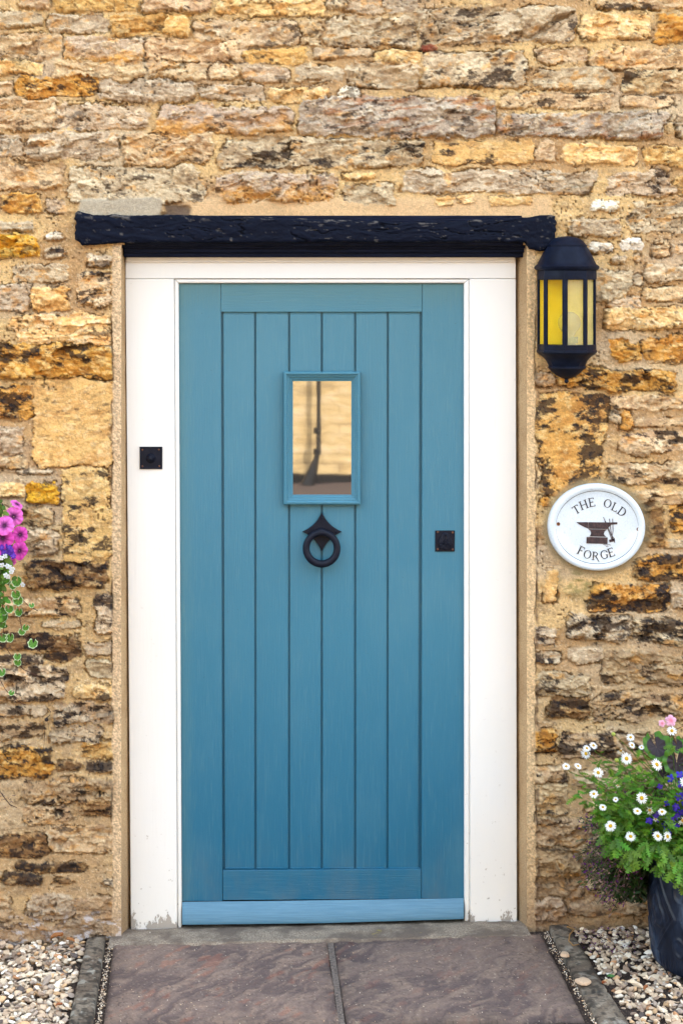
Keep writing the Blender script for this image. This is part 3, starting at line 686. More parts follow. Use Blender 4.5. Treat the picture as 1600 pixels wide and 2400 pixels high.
for i in range(48):
    a = 2 * math.pi * i / 48; ring = []
    rr_ = .0098 + .0016 * (1 - math.cos(a)) * .5
    c0 = cR + Vector((math.sin(a) * Rr, -.004 * (1 - math.cos(a)), math.cos(a) * Rr))
    for j in range(14):
        t = 2 * math.pi * j / 14
        ring.append(c0 + Vector((math.sin(a) * math.cos(t), math.sin(t), math.cos(a) * math.cos(t))) * rr_)
    b2.append(ring)
b2.append(b2[0]); b.loft(b2, True, False); b.build('knocker_ring', M['iron'], kp, 60)
b = MB(); hc = KP(516, 1842, DY - .016)
b.tube([hc + Vector((x, 0, 0)) for x in (-.0135, -.0125, -.0085, -.0083, .0083, .0085, .0125, .0135)], [.006, .0085, .0085, .0105, .0105, .0085, .0085, .006], 14)
b.box((hc.x - .006, hc.y, hc.z - .007), (hc.x + .006, DY - .002, hc.z + .006)); b.build('hinge', M['iron'], kp, 40)
for a, c in ((518, 1692), (378, 1836), (666, 1838), (516, 1982)):
    b = MB(); p = KP(a, c, DY - .003); b.lathe([(.0, .0022), (.0018, .0020), (.0031, .001), (.0034, -.001)][::-1], p, 12, 'y'); b.build('rivet', M['iron'], kp, 60)
# keyhole escutcheon
b = MB(); b.prism([(P(a, c, DY).x, P(a, c, DY).z) for a, c in ((1019, 1292.5), (1064.5, 1292.5), (1065, 1243.3), (1019, 1243.3))], DY - .003, DY + .004)
es = b.build('keyhole_plate', M['iron'], door, None, .0008)
b = MB(); cp = P(1043, 1273, DY - .004); rings = []
for rad, hgt in ((1, 0), (.97, .003), (.85, .0045), (.5, .0055), (.12, .006)):
    ring = []
    for i in range(36):
        t = 2 * math.pi * i / 36; r_ = (16.5 + 9 * max(0, math.cos(t)) ** 6) / S * rad
        hh = hgt + (.0012 * math.sin(i * 2.3 + rad * 30) if rad < .98 else 0)
        ring.append(cp + Vector((math.sin(t) * r_, -hh, math.cos(t) * r_)))
    rings.append(ring)
b.loft(rings); b.build('keyhole_cover', M['iron'], es, 30)
for a, c in ((1025.5, 1247), (1060, 1248), (1025, 1287), (1060, 1288), (1043, 1253)):
    b = MB(); p = P(a, c, DY - .003); b.lathe([(.0036, -.001), (.0033, .0012), (.0018, .0028), (0, .003)] if c != 1253 else [(.005, -.001), (.0045, .006), (.002, .009), (0, .0093)], p, 12, 'y'); b.build('rivet', M['rivet'] if c != 1253 else M['iron'], es, 60)
# bell push on the left jamb
bell = empty('doorbell', P(354, 1073, FY)); tag(bell, 'square black iron doorbell push on the left side of the white frame', 'doorbell')
bo = Vector(bell.location)
b = MB(); b.loft([[P(a, c, yy) - bo for a, c in ((327.7 + e, 1099.5 - e), (380.8 - e, 1099.5 - e), (380.8 - e, 1047 + e), (327.7 + e, 1047 + e))] for e, yy in ((0, FY + .001), (0, FY - .004), (1.2, FY - .006), (2.6, FY - .005), (3.4, FY - .004))]); b.build('bell_plate', M['iron'], bell, 30)
b = MB(); b.lathe([(.0150, .003), (.0125, .0065), (.0105, .010), (.0100, .012), (.0085, .0122)], (0, 0, -.001), 28, 'y'); bz = b.build('boss', M['iron'], bell, 40)
b = MB(); b.lathe([(.0080, .010), (.0078, .0185), (.006, .0215), (.003, .0228), (0, .023)], (0, 0, -.001), 24, 'y'); b.build('button', M['iron'], bell, 60)
for a, c in ((334.3, 1054), (373, 1053.6), (334.5, 1092.5), (374, 1092)):
    b = MB(); b.lathe([(.0034, .003), (.0030, .0055), (.0015, .0068), (0, .007)], P(a, c, FY) - bo, 12, 'y'); b.build('rivet', M['rivet'], bell, 60)

# ------------------------------------------------------------------ wall lantern
LR = 68 / S
lamp = empty('wall_lantern', P(1326.5, 730, -.03)); lamp.rotation_euler = (0, 0, R(-15))
tag(lamp, 'black half round metal lantern with amber panes fixed to the wall right of the door', 'wall lamp')
def lz(py): return (730 - py) / S
def oct_ring(r, z, n=8, a0=-R(112.5), sq=False):
    """half octagon: vertices on pillar angles, closed by the back"""
    return [(r * math.sin(t), -r * math.cos(t), z) for t in [R(-90), R(-45), 0, R(45), R(90)]] + [(r * .98, .028, z), (-r * .98, .028, z)]
def half_round(prof, n=24):
    b = MB(); rings = []
    for r, py in prof:
        ring = [(r / S * math.sin(t), -r / S * math.cos(t), lz(py)) for t in np.linspace(-math.pi / 2, math.pi / 2, n + 1)]
        rings.append(ring + [(r / S, .028, lz(py)), (-r / S, .028, lz(py))])
    b.loft(rings); return b
def half_oct(prof):
    """8-sided with facets blended"""
    b = MB(); rings = []
    for r, py in prof:
        ring = []
        angs = [R(-90), R(-45), 0, R(45), R(90)]
        for a0_, a1_ in zip(angs[:-1], angs[1:]):
            A_ = Vector((math.sin(a0_), -math.cos(a0_), 0)); B_ = Vector((math.sin(a1_), -math.cos(a1_), 0))
            for s_ in (0, .5): ring.append((A_ + (B_ - A_) * s_) * (r / S) * (1.0 if s_ == 0 else 1.035))
        ring.append(Vector((r / S, 0, 0)))
        ring = [(v.x, v.y, lz(py)) for v in ring] + [(r / S, .028, lz(py)), (-r / S, .028, lz(py))]
        rings.append(ring)
    b.loft(rings); return b
half_oct([(70, 634), (73.5, 630), (74.5, 626), (72, 623.5), (67, 620), (62, 609), (56, 597), (50, 586), (46, 580), (46.5, 578), (46.5, 575.5), (43, 573), (39, 568), (31, 561), (20, 557), (8, 555), (.5, 554.6)]).build('lantern_hood', M['lampmetal'], lamp, 32)
cage = half_oct([(66.5, 634), (67.5, 637), (67.5, 655.5), (64, 655.6), (64, 656.5)]); cage.build('top_band', M['lampmetal'], lamp, 30, 0)
half_oct([(63, 806.5), (67.2, 807), (67.2, 819), (68.5, 820), (69, 824), (67, 827), (63, 830), (56, 835), (48, 843), (43, 852), (41, 857), (42.5, 859), (42.5, 862), (38, 866), (30, 874), (22, 880), (14, 884), (8, 886), (4, 887), (4, 889), (5, 891), (5, 894), (3, 897), (.5, 898)]).build('lantern_base', M['lampmetal'], lamp, 30)
for k_, a_ in enumerate((-90, -45, 0, 45, 90)):
    b = MB(); A_ = Vector((math.sin(R(a_)), -math.cos(R(a_)), 0)); T_ = Vector((math.cos(R(a_)), math.sin(R(a_)), 0)); wv = .0085 if abs(a_) < 90 else .007
    ps = [A_ * (67.0 / S) * 1.0 + T_ * (-wv) - A_ * .0035, A_ * (67.3 / S) , A_ * (67.0 / S) + T_ * wv - A_ * .0035, A_ * (67 / S - .009) + T_ * wv * .7, A_ * (67 / S - .009) - T_ * wv * .7]
    b.loft([[(p.x, p.y, lz(808)) for p in ps], [(p.x, p.y, lz(654)) for p in ps]]); b.build('glazing_bar', M['lampmetal'], lamp, None, .001)
for a_ in (-67.5, -22.5, 22.5, 67.5):
    b = MB(); r_ = 62.5 / S * math.cos(R(22.5)); hw_ = 62 / S * math.sin(R(22.5)) ; A_ = Vector((math.sin(R(a_)), -math.cos(R(a_)), 0)); T_ = Vector((math.cos(R(a_)), math.sin(R(a_)), 0))
    pc = A_ * (r_ - .002)
    b.loft([[pc + T_ * (-hw_), pc + T_ * hw_, pc + T_ * hw_ + A_ * .0015, pc - T_ * hw_ + A_ * .0015]] * 1 + [[v + Vector((0, 0, (808 - 654) / S)) for v in [pc + T_ * (-hw_), pc + T_ * hw_, pc + T_ * hw_ + A_ * .0015, pc - T_ * hw_ + A_ * .0015]]])
    o = b.build('lantern_pane', M['amber'] if a_ < 0 else M['skypale'], lamp); o.location.z = lz(808)
b = MB(); b.box((-.081, -.004, lz(812)), (.081, .004, lz(650))); b.build('back_plate', M['reflector'], lamp)
b = MB(); prof = []
for i in range(16):
    t = i / 15 * math.pi * .80; prof.append((.034 * math.sin(t) + .0001, .034 * math.cos(t)))
prof += [(.014, -.040), (.0115, -.052)]
b.lathe(prof, (.010, -.036, lz(756)), 24); b.build('bulb', M['bulb'], lamp, 60)
b = MB(); b.lathe([(.0001, -.026), (.019, -.026), (.019, 0), (.013, .002), (.013, .012), (.0001, .012)], (.010, -.036, lz(800)), 20); b.box((.016, -.056, lz(803)), (.036, -.046, lz(788))); b.build('lampholder', M['cap'], lamp, 40)

# ------------------------------------------------------------------ oval name plaque
PY_ = -.012
plq = empty('name_plaque', P(1396.4, 1235, PY_)); plq.rotation_euler = (0, R(2.0), 0)
tag(plq, 'oval white enamel name plate with an anvil and the words THE OLD FORGE', 'house sign')
u_ = 1 / (3.92 * S)
b = MB(); A0, B0 = 444 * u_, 399 * u_
prof = [(1.0, -.010), (1.0, .004), (.99, .0085), (.965, .0115), (.93, .0125), (.89, .0118), (.855, .0095), (.83, .0080), (.6, .0078), (.3, .0078), (.001, .0078)]
b.lathe([(r * A0, h) for r, h in prof], (0, 0, 0), 96, 'y', sz=B0 / A0); b.build('enamel_plate', M['enamel'], plq, 50)
def Q(a, c): return ((a - 772) * u_, (533 - c) * u_)
IY = -.0092
def flat(b, pts, th=.0006):
    b.prism(pts, IY, IY + th * 3)
# ring line with gaps at the screws
b = MB()
for s0, s1 in ((R(95), R(265)), (R(-86), R(86))):
    n_ = 60
    for i in range(n_):
        t0 = s0 + (s1 - s0) * i / n_; t1_ = s0 + (s1 - s0) * (i + 1) / n_
        e = lambda t, r: (378 * u_ * r * math.sin(t), 334 * u_ * r * math.cos(t))
        wd = .006
        i4 = [e(t0, 1 - wd), e(t0, 1 + wd), e(t1_, 1 + wd), e(t1_, 1 - wd)]
        b.loft([[(x, IY, z) for x, z in i4], [(x, IY + .004, z) for x, z in i4]])
b.build('border_line', M['line'], plq)
# serif letters as strokes (unit height), built per glyph
def rect(x0, y0, x1, y1): return [(x0, y0), (x1, y0), (x1, y1), (x0, y1)]
def oring(cx, cy, rx, ry, ix, iy, a0=0, a1=2 * math.pi, n=26, dx=0):
    out = []
    for i in range(n):
        t0 = a0 + (a1 - a0) * i / n; t1_ = a0 + (a1 - a0) * (i + 1) / n
        out.append([(cx + dx * 0 + ix * math.cos(t0), cy + iy * math.sin(t0)), (cx + rx * math.cos(t0), cy + ry * math.sin(t0)), (cx + rx * math.cos(t1_), cy + ry * math.sin(t1_)), (cx + ix * math.cos(t1_), cy + iy * math.sin(t1_))])
    return out
tk, tn, sf = .13, .06, .05
def stem(x, y0=0, y1=1): return [rect(x, y0, x + tk, y1), rect(x - .09, y0, x + tk + .09, y0 + sf), rect(x - .09, y1 - sf, x + tk + .09, y1)]
GL = {
 'T': (.84, stem(.355)[:2] + [rect(.02, 1 - tn, .82, 1), [(.02, 1), (.02, .80), (.07, .80), (.10, 1)], [(.82, 1), (.82, .80), (.77, .80), (.74, 1)]]),
 'H': (.95, stem(.1) + stem(.72) + [rect(.2, .47, .75, .47 + tn)]),
 'E': (.72, stem(.1) + [rect(.1, 1 - tn, .64, 1), rect(.1, 0, .68, tn), rect(.2, .48, .50, .54), rect(.60, .82, .65, 1), rect(.65, 0, .70, .22), rect(.48, .42, .52, .61)]),
 'F': (.68, stem(.1) + [rect(.1, 1 - tn, .64, 1), rect(.2, .48, .48, .54), rect(.60, .80, .65, 1), rect(.46, .42, .50, .61)]),
 'L': (.70, stem(.1) + [rect(.1, 0, .64, tn), [(.60, 0), (.69, 0), (.69, .24), (.65, .24)]]),
 'O': (1.0, oring(.5, .5, .46, .52, .33, .47)),
 'D': (.92, stem(.1)[:1] + [rect(.0, 0, .4, tn), rect(.0, 1 - tn, .4, 1)] + oring(.38, .5, .50, .5, .36, .44, -math.pi / 2, math.pi / 2, 16)),
 'R': (.85, stem(.1) + oring(.32, .735, .36, .265, .24, .21, -math.pi / 2, math.pi / 2, 12) + [rect(.2, 1 - tn, .34, 1), rect(.2, .47, .36, .53), [(.36, .50), (.50, .50), (.98, -.22), (.80, -.12)]]),
 'G': (.95, oring(.5, .5, .46, .52, .33, .46, R(38), R(322), 24) + [rect(.74, .08, .86, .46), rect(.64, .42, .94, .47), [(.82, .70), (.87, .70), (.87, .95), (.80, .88)]]),
}
def glyph(ch, a, c, rot, h):
    b = MB(); wd, polys = GL[ch]; cx, cz = Q(a, c); s_ = h * u_; cr, sr = math.cos(R(rot)), math.sin(R(rot))
    for j, pl_ in enumerate(polys):
        pts = []
        for x, z in pl_:
            X, Z = (x - wd / 2) * s_, (z - .5) * s_; pts.append((cx + X * cr + Z * sr, cz - X * sr + Z * cr))
        yy = IY - .00005 * (j % 5)
        b.loft([[(x, yy, z) for x, z in pts], [(x, IY + .003, z) for x, z in pts]])
    return b.build('letter', M['line'], plq)
for ch, a, c, r_, h in (('T', 577, 378, -32, 76), ('H', 643, 331, -22, 80), ('E', 715, 306, -12, 80), ('O', 862, 311, 12, 74), ('L', 930, 342, 22, 78), ('D', 997, 383, 34, 78),
                     ('F', 632, 750, 24, 78), ('O', 694, 783, 13, 74), ('R', 768, 795, 3, 76), ('G', 846, 779, -10, 76), ('E', 908, 757, -20, 80)):
    glyph(ch, a, c, r_, h)
b = MB()
def ink(pts, dy=0):
    p = [Q(*q_) for q_ in pts]; b.loft([[(x, IY - dy, z) for x, z in p], [(x, IY + .003, z) for x, z in p]])
ink([(582, 492), (690, 488), (690, 546), (655, 534), (610, 512)]); ink([(692, 488), (870, 484), (905, 484), (905, 500), (870, 540), (864, 546), (692, 548)]); ink([(905, 482), (956, 480), (956, 499), (905, 503)])
ink([(694, 552), (862, 549), (842, 568), (836, 590), (845, 606), (862, 616), (706, 618), (716, 604), (720, 586), (712, 566)]); ink([(680, 624), (872, 622), (873, 681), (680, 683)], .0001)
b.build('anvil_drawing', M['ink'], plq)
b = MB()
def line(p0, p1, w_=3):
    (x0, z0), (x1, z1) = Q(*p0), Q(*p1); L = math.hypot(x1 - x0, z1 - z0); nx, nz = -(z1 - z0) / L * w_ * u_ / 2, (x1 - x0) / L * w_ * u_ / 2
    pts = [(x0 + nx, z0 + nz), (x0 - nx, z0 - nz), (x1 - nx, z1 - nz), (x1 + nx, z1 + nz)]
    b.loft([[(x, IY - .0003, z) for x, z in pts], [(x, IY + .003, z) for x, z in pts]])
for p0, p1 in (((828, 438), (870, 540)), ((870, 540), (915, 648)), ((882, 450), (900, 560)), ((900, 560), (918, 650)), ((912, 448), (920, 560)), ((920, 560), (912, 610)), ((912, 610), (938, 662)), ((846, 470), (905, 600)), ((905, 600), (935, 630)), ((935, 630), (938, 668))):
    line(p0, p1, 4.5)
for p0, p1 in (((888, 655), (935, 642)),): line(p0, p1, 24)
for i in range(9): line((832 + i * 8, 684 + (i % 3) * 4), (840 + i * 8, 690 - (i % 2) * 6), 2.2)
for i in range(3): line((858 + i * 8, 700 + (i % 2) * 5), (866 + i * 8, 706 - (i % 2) * 5), 2.2)
b.build('tools_drawing', M['ink'], plq)
for a, c in ((418, 517), (1150, 540)):
    x, z = Q(a, c); b = MB(); b.lathe([(.0052, .0), (.0056, .0092), (.0050, .0100), (.0042, .0088), (.003, .0085), (.001, .0085)], (x, 0, z + .0008), 16, 'y'); b.build('screw', M['screw'], plq, 50)

# ------------------------------------------------------------------ ground, path, threshold
def setting(o, kind='structure'): o['kind'] = kind; return o
xs = np.array([-150, -60, -20, -8, -3, -2, -1, 0, 1, 2, 3, 8, 20, 60, 150.]); ys = np.array([-150, -60, -30, -20, -14, -10, -6, -4, -3, -2.4, -2, -1, 0, .3, 5, 20, 60, 150.])
X, Y = np.meshgrid(xs, ys); Z = GA + GB * np.clip(X, -3, 3) - .045
setting(gridmesh('ground', X, Y, Z, np.ones(X.shape + (3,)), M['soil'], None, None, True))
xs2 = np.array([-150, -20, -3, 0, 3, 20, 150.]); X, Y = np.meshgrid(xs2, np.array([-11.78, -2.6])); Z = GA + GB * np.clip(X, -3, 3) - .02
setting(gridmesh('road', X, Y, Z, np.ones(X.shape + (3,)), M['asphalt'], None, None, True))

def slab(name, c4, seed, h, cols, kind='structure', red=0, step=.0032, rel=.0055, edge=.006, lichen=0):
    """c4: far-left, far-right, near-right, near-left ground points; a riven stone slab with sides"""
    fl, fr, nr, nl = [np.array(c) for c in c4]
    n = max(12, int(np.linalg.norm(fr - fl) / step)); m_ = max(12, int(np.linalg.norm(nl - fl) / step))
    u, v = np.meshgrid(np.linspace(0, 1, n), np.linspace(0, 1, m_))
    X = (fl[0] * (1 - u) + fr[0] * u) * (1 - v) + (nl[0] * (1 - u) + nr[0] * u) * v
    Y = (fl[1] * (1 - u) + fr[1] * u) * (1 - v) + (nl[1] * (1 - u) + nr[1] * u) * v
    ed = np.minimum(np.minimum(u, 1 - u) * np.linalg.norm(fr - fl), np.minimum(v, 1 - v) * np.linalg.norm(nl - fl))
    a = R(54); U = X * math.cos(a) + Y * math.sin(a); W = -X * math.sin(a) + Y * math.cos(a)
    wv = fbm(X * 9, Y * 9, 4, seed) * .5
    n1 = fbm(U * 7, W * 46 + wv * 9, 5, seed + 1, .6); n2 = fbm(U * 22, W * 60 + wv * 20, 4, seed + 2, .6); n3 = fbm(X * 5, Y * 8, 5, seed + 3, .6)
    stp = np.floor(n3 * 9 + n1 * 1.6) / 9; fr_ = (n3 * 9 + n1 * 1.6) % 1
    Z = GA + GB * X + h + (stp - .5) * rel * 2 + (n1 - .5) * rel + (n2 - .5) * rel * .5
    Z = Z - .010 * np.exp(-ed / edge) + (fbm(X * 40, Y * 40, 3, seed + 7) - .5) * .004 * (ed < .02)
    bd = (u == 0) | (u == 1) | (v == 0) | (v == 1)
    Z = np.where(bd, GA + GB * X - .05, Z)
    c1, c2, c3 = [np.array(alb(c)) for c in cols]
    C = mix3(np.broadcast_to(c1, X.shape + (3,)), np.broadcast_to(c2, X.shape + (3,)), ss(.30, .66, n3 + (n1 - .5) * .6 + (n2 - .5) * .25))
    C = mix3(C, np.broadcast_to(c3, C.shape), ss(.48, .66, n2 * .5 + n1 * .5) * .6)
    C = mix3(C, np.broadcast_to(np.array(alb((58, 48, 48))), C.shape), ss(.90, .97, fr_) * .7 * ss(.4, .6, n1))
    if red:
        C = mix3(C, np.broadcast_to(np.array(alb((168, 96, 68))), C.shape), ss(.66, .72, fbm(U * 11, W * 30, 4, seed + 9, .6)) * red)
    if lichen:
        C = mix3(C, np.broadcast_to(np.array(alb((178, 172, 158))), C.shape), ss(.66, .70, fbm(X * 34, Y * 34, 4, seed + 10, .55)) * lichen)
        C = mix3(C, np.broadcast_to(np.array(alb((38, 34, 30))), C.shape), ss(.5, .62, fbm(X * 60, Y * 60, 4, seed + 12, .6)) * .7)
    gr = fbm(X * 330, Y * 330, 2, seed + 11); C = C * (.72 + .56 * gr)[..., None]
    C = mix3(C, np.broadcast_to(np.array(alb((214, 196, 170))), C.shape), ss(.92, .98, vn(X * 260, Y * 260, seed + 14)) * .5)
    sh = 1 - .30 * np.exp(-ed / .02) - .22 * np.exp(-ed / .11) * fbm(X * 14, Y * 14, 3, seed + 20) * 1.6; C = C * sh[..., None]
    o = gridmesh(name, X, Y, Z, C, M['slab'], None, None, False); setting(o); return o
purple = ((116, 98, 94), (150, 128, 116), (168, 140, 120)); dark = ((98, 82, 78), (126, 106, 96), (146, 124, 108)); kerb = ((118, 102, 86), (144, 130, 112), (160, 146, 128))
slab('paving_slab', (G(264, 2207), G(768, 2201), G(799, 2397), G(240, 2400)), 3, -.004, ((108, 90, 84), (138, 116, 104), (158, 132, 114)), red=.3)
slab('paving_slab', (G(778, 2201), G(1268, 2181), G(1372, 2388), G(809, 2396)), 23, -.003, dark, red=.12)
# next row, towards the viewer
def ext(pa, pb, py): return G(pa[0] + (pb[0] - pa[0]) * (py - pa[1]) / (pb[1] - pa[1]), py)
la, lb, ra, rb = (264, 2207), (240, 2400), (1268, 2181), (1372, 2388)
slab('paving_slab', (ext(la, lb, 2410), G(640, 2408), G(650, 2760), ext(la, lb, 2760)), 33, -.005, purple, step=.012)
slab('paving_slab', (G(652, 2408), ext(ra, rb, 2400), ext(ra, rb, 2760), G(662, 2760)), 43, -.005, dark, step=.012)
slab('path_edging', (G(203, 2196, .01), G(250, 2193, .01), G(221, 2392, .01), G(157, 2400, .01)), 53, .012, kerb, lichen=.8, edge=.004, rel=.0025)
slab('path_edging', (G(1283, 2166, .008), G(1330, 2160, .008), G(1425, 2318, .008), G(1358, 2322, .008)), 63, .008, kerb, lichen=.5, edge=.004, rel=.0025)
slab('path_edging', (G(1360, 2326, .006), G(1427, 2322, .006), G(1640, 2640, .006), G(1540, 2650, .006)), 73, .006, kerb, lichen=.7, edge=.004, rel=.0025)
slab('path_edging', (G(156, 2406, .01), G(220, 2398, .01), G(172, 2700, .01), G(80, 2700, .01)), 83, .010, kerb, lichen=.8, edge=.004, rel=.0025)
b = MB(); gxs = np.linspace(-.80, 1.15, 80); gys = np.linspace(.2, -2.5, 90); X, Y = np.meshgrid(gxs, gys)
setting(gridmesh('grit_bed', X, Y, GA + GB * X - .012 + (fbm(X * 40, Y * 40, 3, 2) - .5) * .008, np.ones(X.shape + (3,)), M['grit'], None, None, False))
b = MB(); b.loft([[G(766, 2196) - Vector((0, 0, .03)), G(780, 2196) - Vector((0, 0, .03)), G(811, 2412) - Vector((0, 0, .03)), G(797, 2412) - Vector((0, 0, .03))], [G(766, 2196) - Vector((0, 0, .007)), G(780, 2196) - Vector((0, 0, .007)), G(811, 2412) - Vector((0, 0, .007)), G(797, 2412) - Vector((0, 0, .007))]])
setting(b.build('slab_joint', M['jointmortar']))
# threshold of cement
c_ = [G(290, 2172), G(1225, 2150), G(1225, 2183), G(262, 2209)]
gxs = np.linspace(-.70, .56, 300); gys = np.linspace(.2, -.075, 80); X, Y = np.meshgrid(gxs, gys)
yf = -.062 - .012 * (X > 2) + (fbm(X * 20, X * 0, 3, 9) - .5) * .02
Z = GA + GB * X + .002 + (fbm(X * 30, Y * 30, 4, 12) - .5) * .006 - .03 * ss(0, .02, yf - Y) - .010 * ss(.0, .1, Y)
setting(gridmesh('threshold', X, Y, Z, np.ones(X.shape + (3,)), M['concrete'], None, None, False))

# ------------------------------------------------------------------ gravel
def ico():
    import bmesh
    bm = bmesh.new(); bmesh.ops.create_icosphere(bm, subdivisions=2, radius=1)
    v = np.array([list(q.co) for q in bm.verts]); f = np.array([[q.index for q in p.verts] for p in bm.faces]); bm.free(); return v, f
iv, jf = ico()
rs = np.random.RandomState(5)
def pebble_field(name, spots):
    Vv, Ff, Cc = [], [], []; n0 = 0
    pal = [(226, 204, 174), (206, 180, 150), (184, 158, 132), (238, 222, 198), (170, 152, 136), (214, 174, 130), (150, 126, 106), (248, 238, 222), (186, 136, 96), (96, 84, 78)]
    pr = [.17, .18, .14, .14, .1, .08, .08, .05, .03, .03]
    for (x, y, z, s_) in spots:
        r3 = np.array([s_ * rs.uniform(.8, 1.35), s_ * rs.uniform(.6, 1.0), s_ * rs.uniform(.32, .62)])
        p = iv.copy()
        d = rs.randn(11, 3); d /= np.linalg.norm(d, axis=1)[:, None]
        for q_ in d:                                    # flat facets knocked off
            t = p @ q_; c0 = rs.uniform(.46, .88); p -= np.clip(t - c0, 0, 1)[:, None] * q_[None] * .9
        p *= 1 + .05 * np.sin(p @ rs.randn(3) * 4)[:, None]
        p = p * r3
        a, bb, cc = rs.uniform(0, 6.28), rs.normal(0, .35), rs.normal(0, .35)
        Rm = np.array(Matrix.Rotation(a, 3, 'Z') @ Matrix.Rotation(bb, 3, 'X') @ Matrix.Rotation(cc, 3, 'Y'))
        p = p @ Rm.T + np.array([x, y, z])
        Vv.append(p); Ff.append(jf + n0); n0 += len(p)
        c = np.array(alb(pal[rs.choice(10, p=pr)])) * rs.uniform(.85, 1.25)
        Cc.append(np.tile(c, (len(p), 1)))
    v = np.concatenate(Vv); f = np.concatenate(Ff); c = np.concatenate(Cc)
    me = bpy.data.meshes.new(name); me.vertices.add(len(v)); me.vertices.foreach_set('co', v.astype(np.float32).ravel())
    me.loops.add(f.size); me.loops.foreach_set('vertex_index', f.astype(np.int32).ravel()); me.polygons.add(len(f)); me.polygons.foreach_set('loop_start', np.arange(0, f.size, 3, dtype=np.int32)); me.update(calc_edges=True)
    at = me.color_attributes.new('col', 'FLOAT_COLOR', 'POINT'); a = np.ones((len(v), 4), np.float32); a[:, :3] = c; at.data.foreach_set('color', a.ravel())
    me.shade_smooth(); me.set_sharp_from_angle(angle=R(32)); me.materials.append(M['pebble']); o = bpy.data.objects.new(name, me); link(o); return o
LE = (G(203, 2196), G(150, 2430)); RE = (G(1330, 2160), G(1450, 2350))
def xline(e, y): return e[0].x + (e[1].x - e[0].x) * (y - e[0].y) / (e[1].y - e[0].y)
spots = []
pot_c = (None)
def scatter(x0f, x1f, y0, y1, den, zoff, smin, smax):
    n = int(den * (y1 - y0) * abs(x1f(0) - x0f(0)))
    for _ in range(n):
        y = rs.uniform(y0, y1); a, c = x0f(y), x1f(y); x = rs.uniform(a, c)
        s_ = rs.uniform(smin, smax) * (1.25 if rs.rand() < .08 else 1)
        spots.append((x, y, GA + GB * x + zoff + rs.uniform(-.006, .006), s_))
for zo in (-.028, -.016, -.007):
    scatter(lambda y: -1.65, lambda y: xline(LE, y) - .004, -.95, -.012, 2300, zo, .008, .0145)
    scatter(lambda y: xline(RE, y) + .004, lambda y: 1.85, -.95, -.012, 2300, zo, .008, .0145)
scatter(lambda y: xline(LE, y) - .2, lambda y: xline(LE, y) - .002, -.95, -.012, 1500, -.004, .007, .011)
scatter(lambda y: xline(RE, y) + .002, lambda y: xline(RE, y) + .2, -.95, -.012, 1500, -.003, .006, .011)
gv = pebble_field('gravel', spots); gv['kind'] = 'stuff'; tag(gv, 'pale limestone gravel on both sides of the paved path', 'gravel')
# grit in the joint beside the slabs
spots = []
for _ in range(900):
    t = rs.uniform(0, 1.6)
    if rs.rand() < .5: p = G(258 - 27 * t + rs.normal(0, 4), 2205 + 190 * t)
    else: p = G(1275 + 112 * t + rs.normal(0, 5), 2180 + 200 * t)
    spots.append((p.x, p.y, p.z - .004, rs.uniform(.0012, .0032)))
for _ in range(420):
    p = G(rs.uniform(240, 1300), rs.uniform(2180, 2400)); spots.append((p.x, p.y, p.z + .001, rs.uniform(.0009, .0018)))
o = pebble_field('joint_grit', spots); o['kind'] = 'stuff'; tag(o, 'crumbs of grit and soil in the joints of the path', 'grit')
# two loose flat stones lying on the right edging
for (px, py, r_, lab) in ((1322, 2238, .013, 'small square pale stone chip lying on the right path edging'), (1366, 2302, .022, 'larger buff stone flake lying on the right path edging')):
    p = G(px, py, .016); b = MB(); n_ = 9; rings = []
    rr = random.Random(px)
    rad = [r_ * rr.uniform(.8, 1.15) for _ in range(n_)]
    for sc_, z_ in ((1, -.002), (1, .003), (.85, .0065), (.3, .008)): rings.append([(math.cos(2 * math.pi * i / n_) * rad[i] * sc_, math.sin(2 * math.pi * i / n_) * rad[i] * sc_, z_) for i in range(n_)])
    b.cur = alb((206, 176, 146)); b.loft(rings); o = b.build('stone_chip', M['pebble'], None, 35); o.location = p; tag(o, lab, 'stone', 'loose stones on the path edging')

# ------------------------------------------------------------------ planting helpers
def basis(n, roll=0):
    n = Vector(n).normalized(); a = n.cross(Vector((0, 0, 1)))
    if a.length < .1: a = Vector((1, 0, 0))
    a.normalize(); b_ = n.cross(a).normalized()
    c, s_ = math.cos(roll), math.sin(roll)
    return n, a * c + b_ * s_, b_ * c - a * s_
def petal(b, o, d, nrm, L, W, droop, colr, tipc=None, n=4):
    """a tongue-shaped petal from o along d"""
    side = d.cross(nrm).normalized(); prev = None
    for i in range(n + 1):
        t = i / n; w_ = W * (math.sin(math.pi * min(.92, .12 + t * .82)) ** .6) * .5
        if i == n: w_ = W * .16
        p = o + d * (L * t) + nrm * (-droop * t * t)
        cc = colr if tipc is None else tuple(colr[k] * (1 - t) + tipc[k] * t for k in range(3))
        ids = [b.vert(p - side * w_ + nrm * (w_ * .25), cc), b.vert(p + side * w_ + nrm * (w_ * .25), cc)]
        if prev: b.face((prev[0], prev[1], ids[1], ids[0]))
        prev = ids
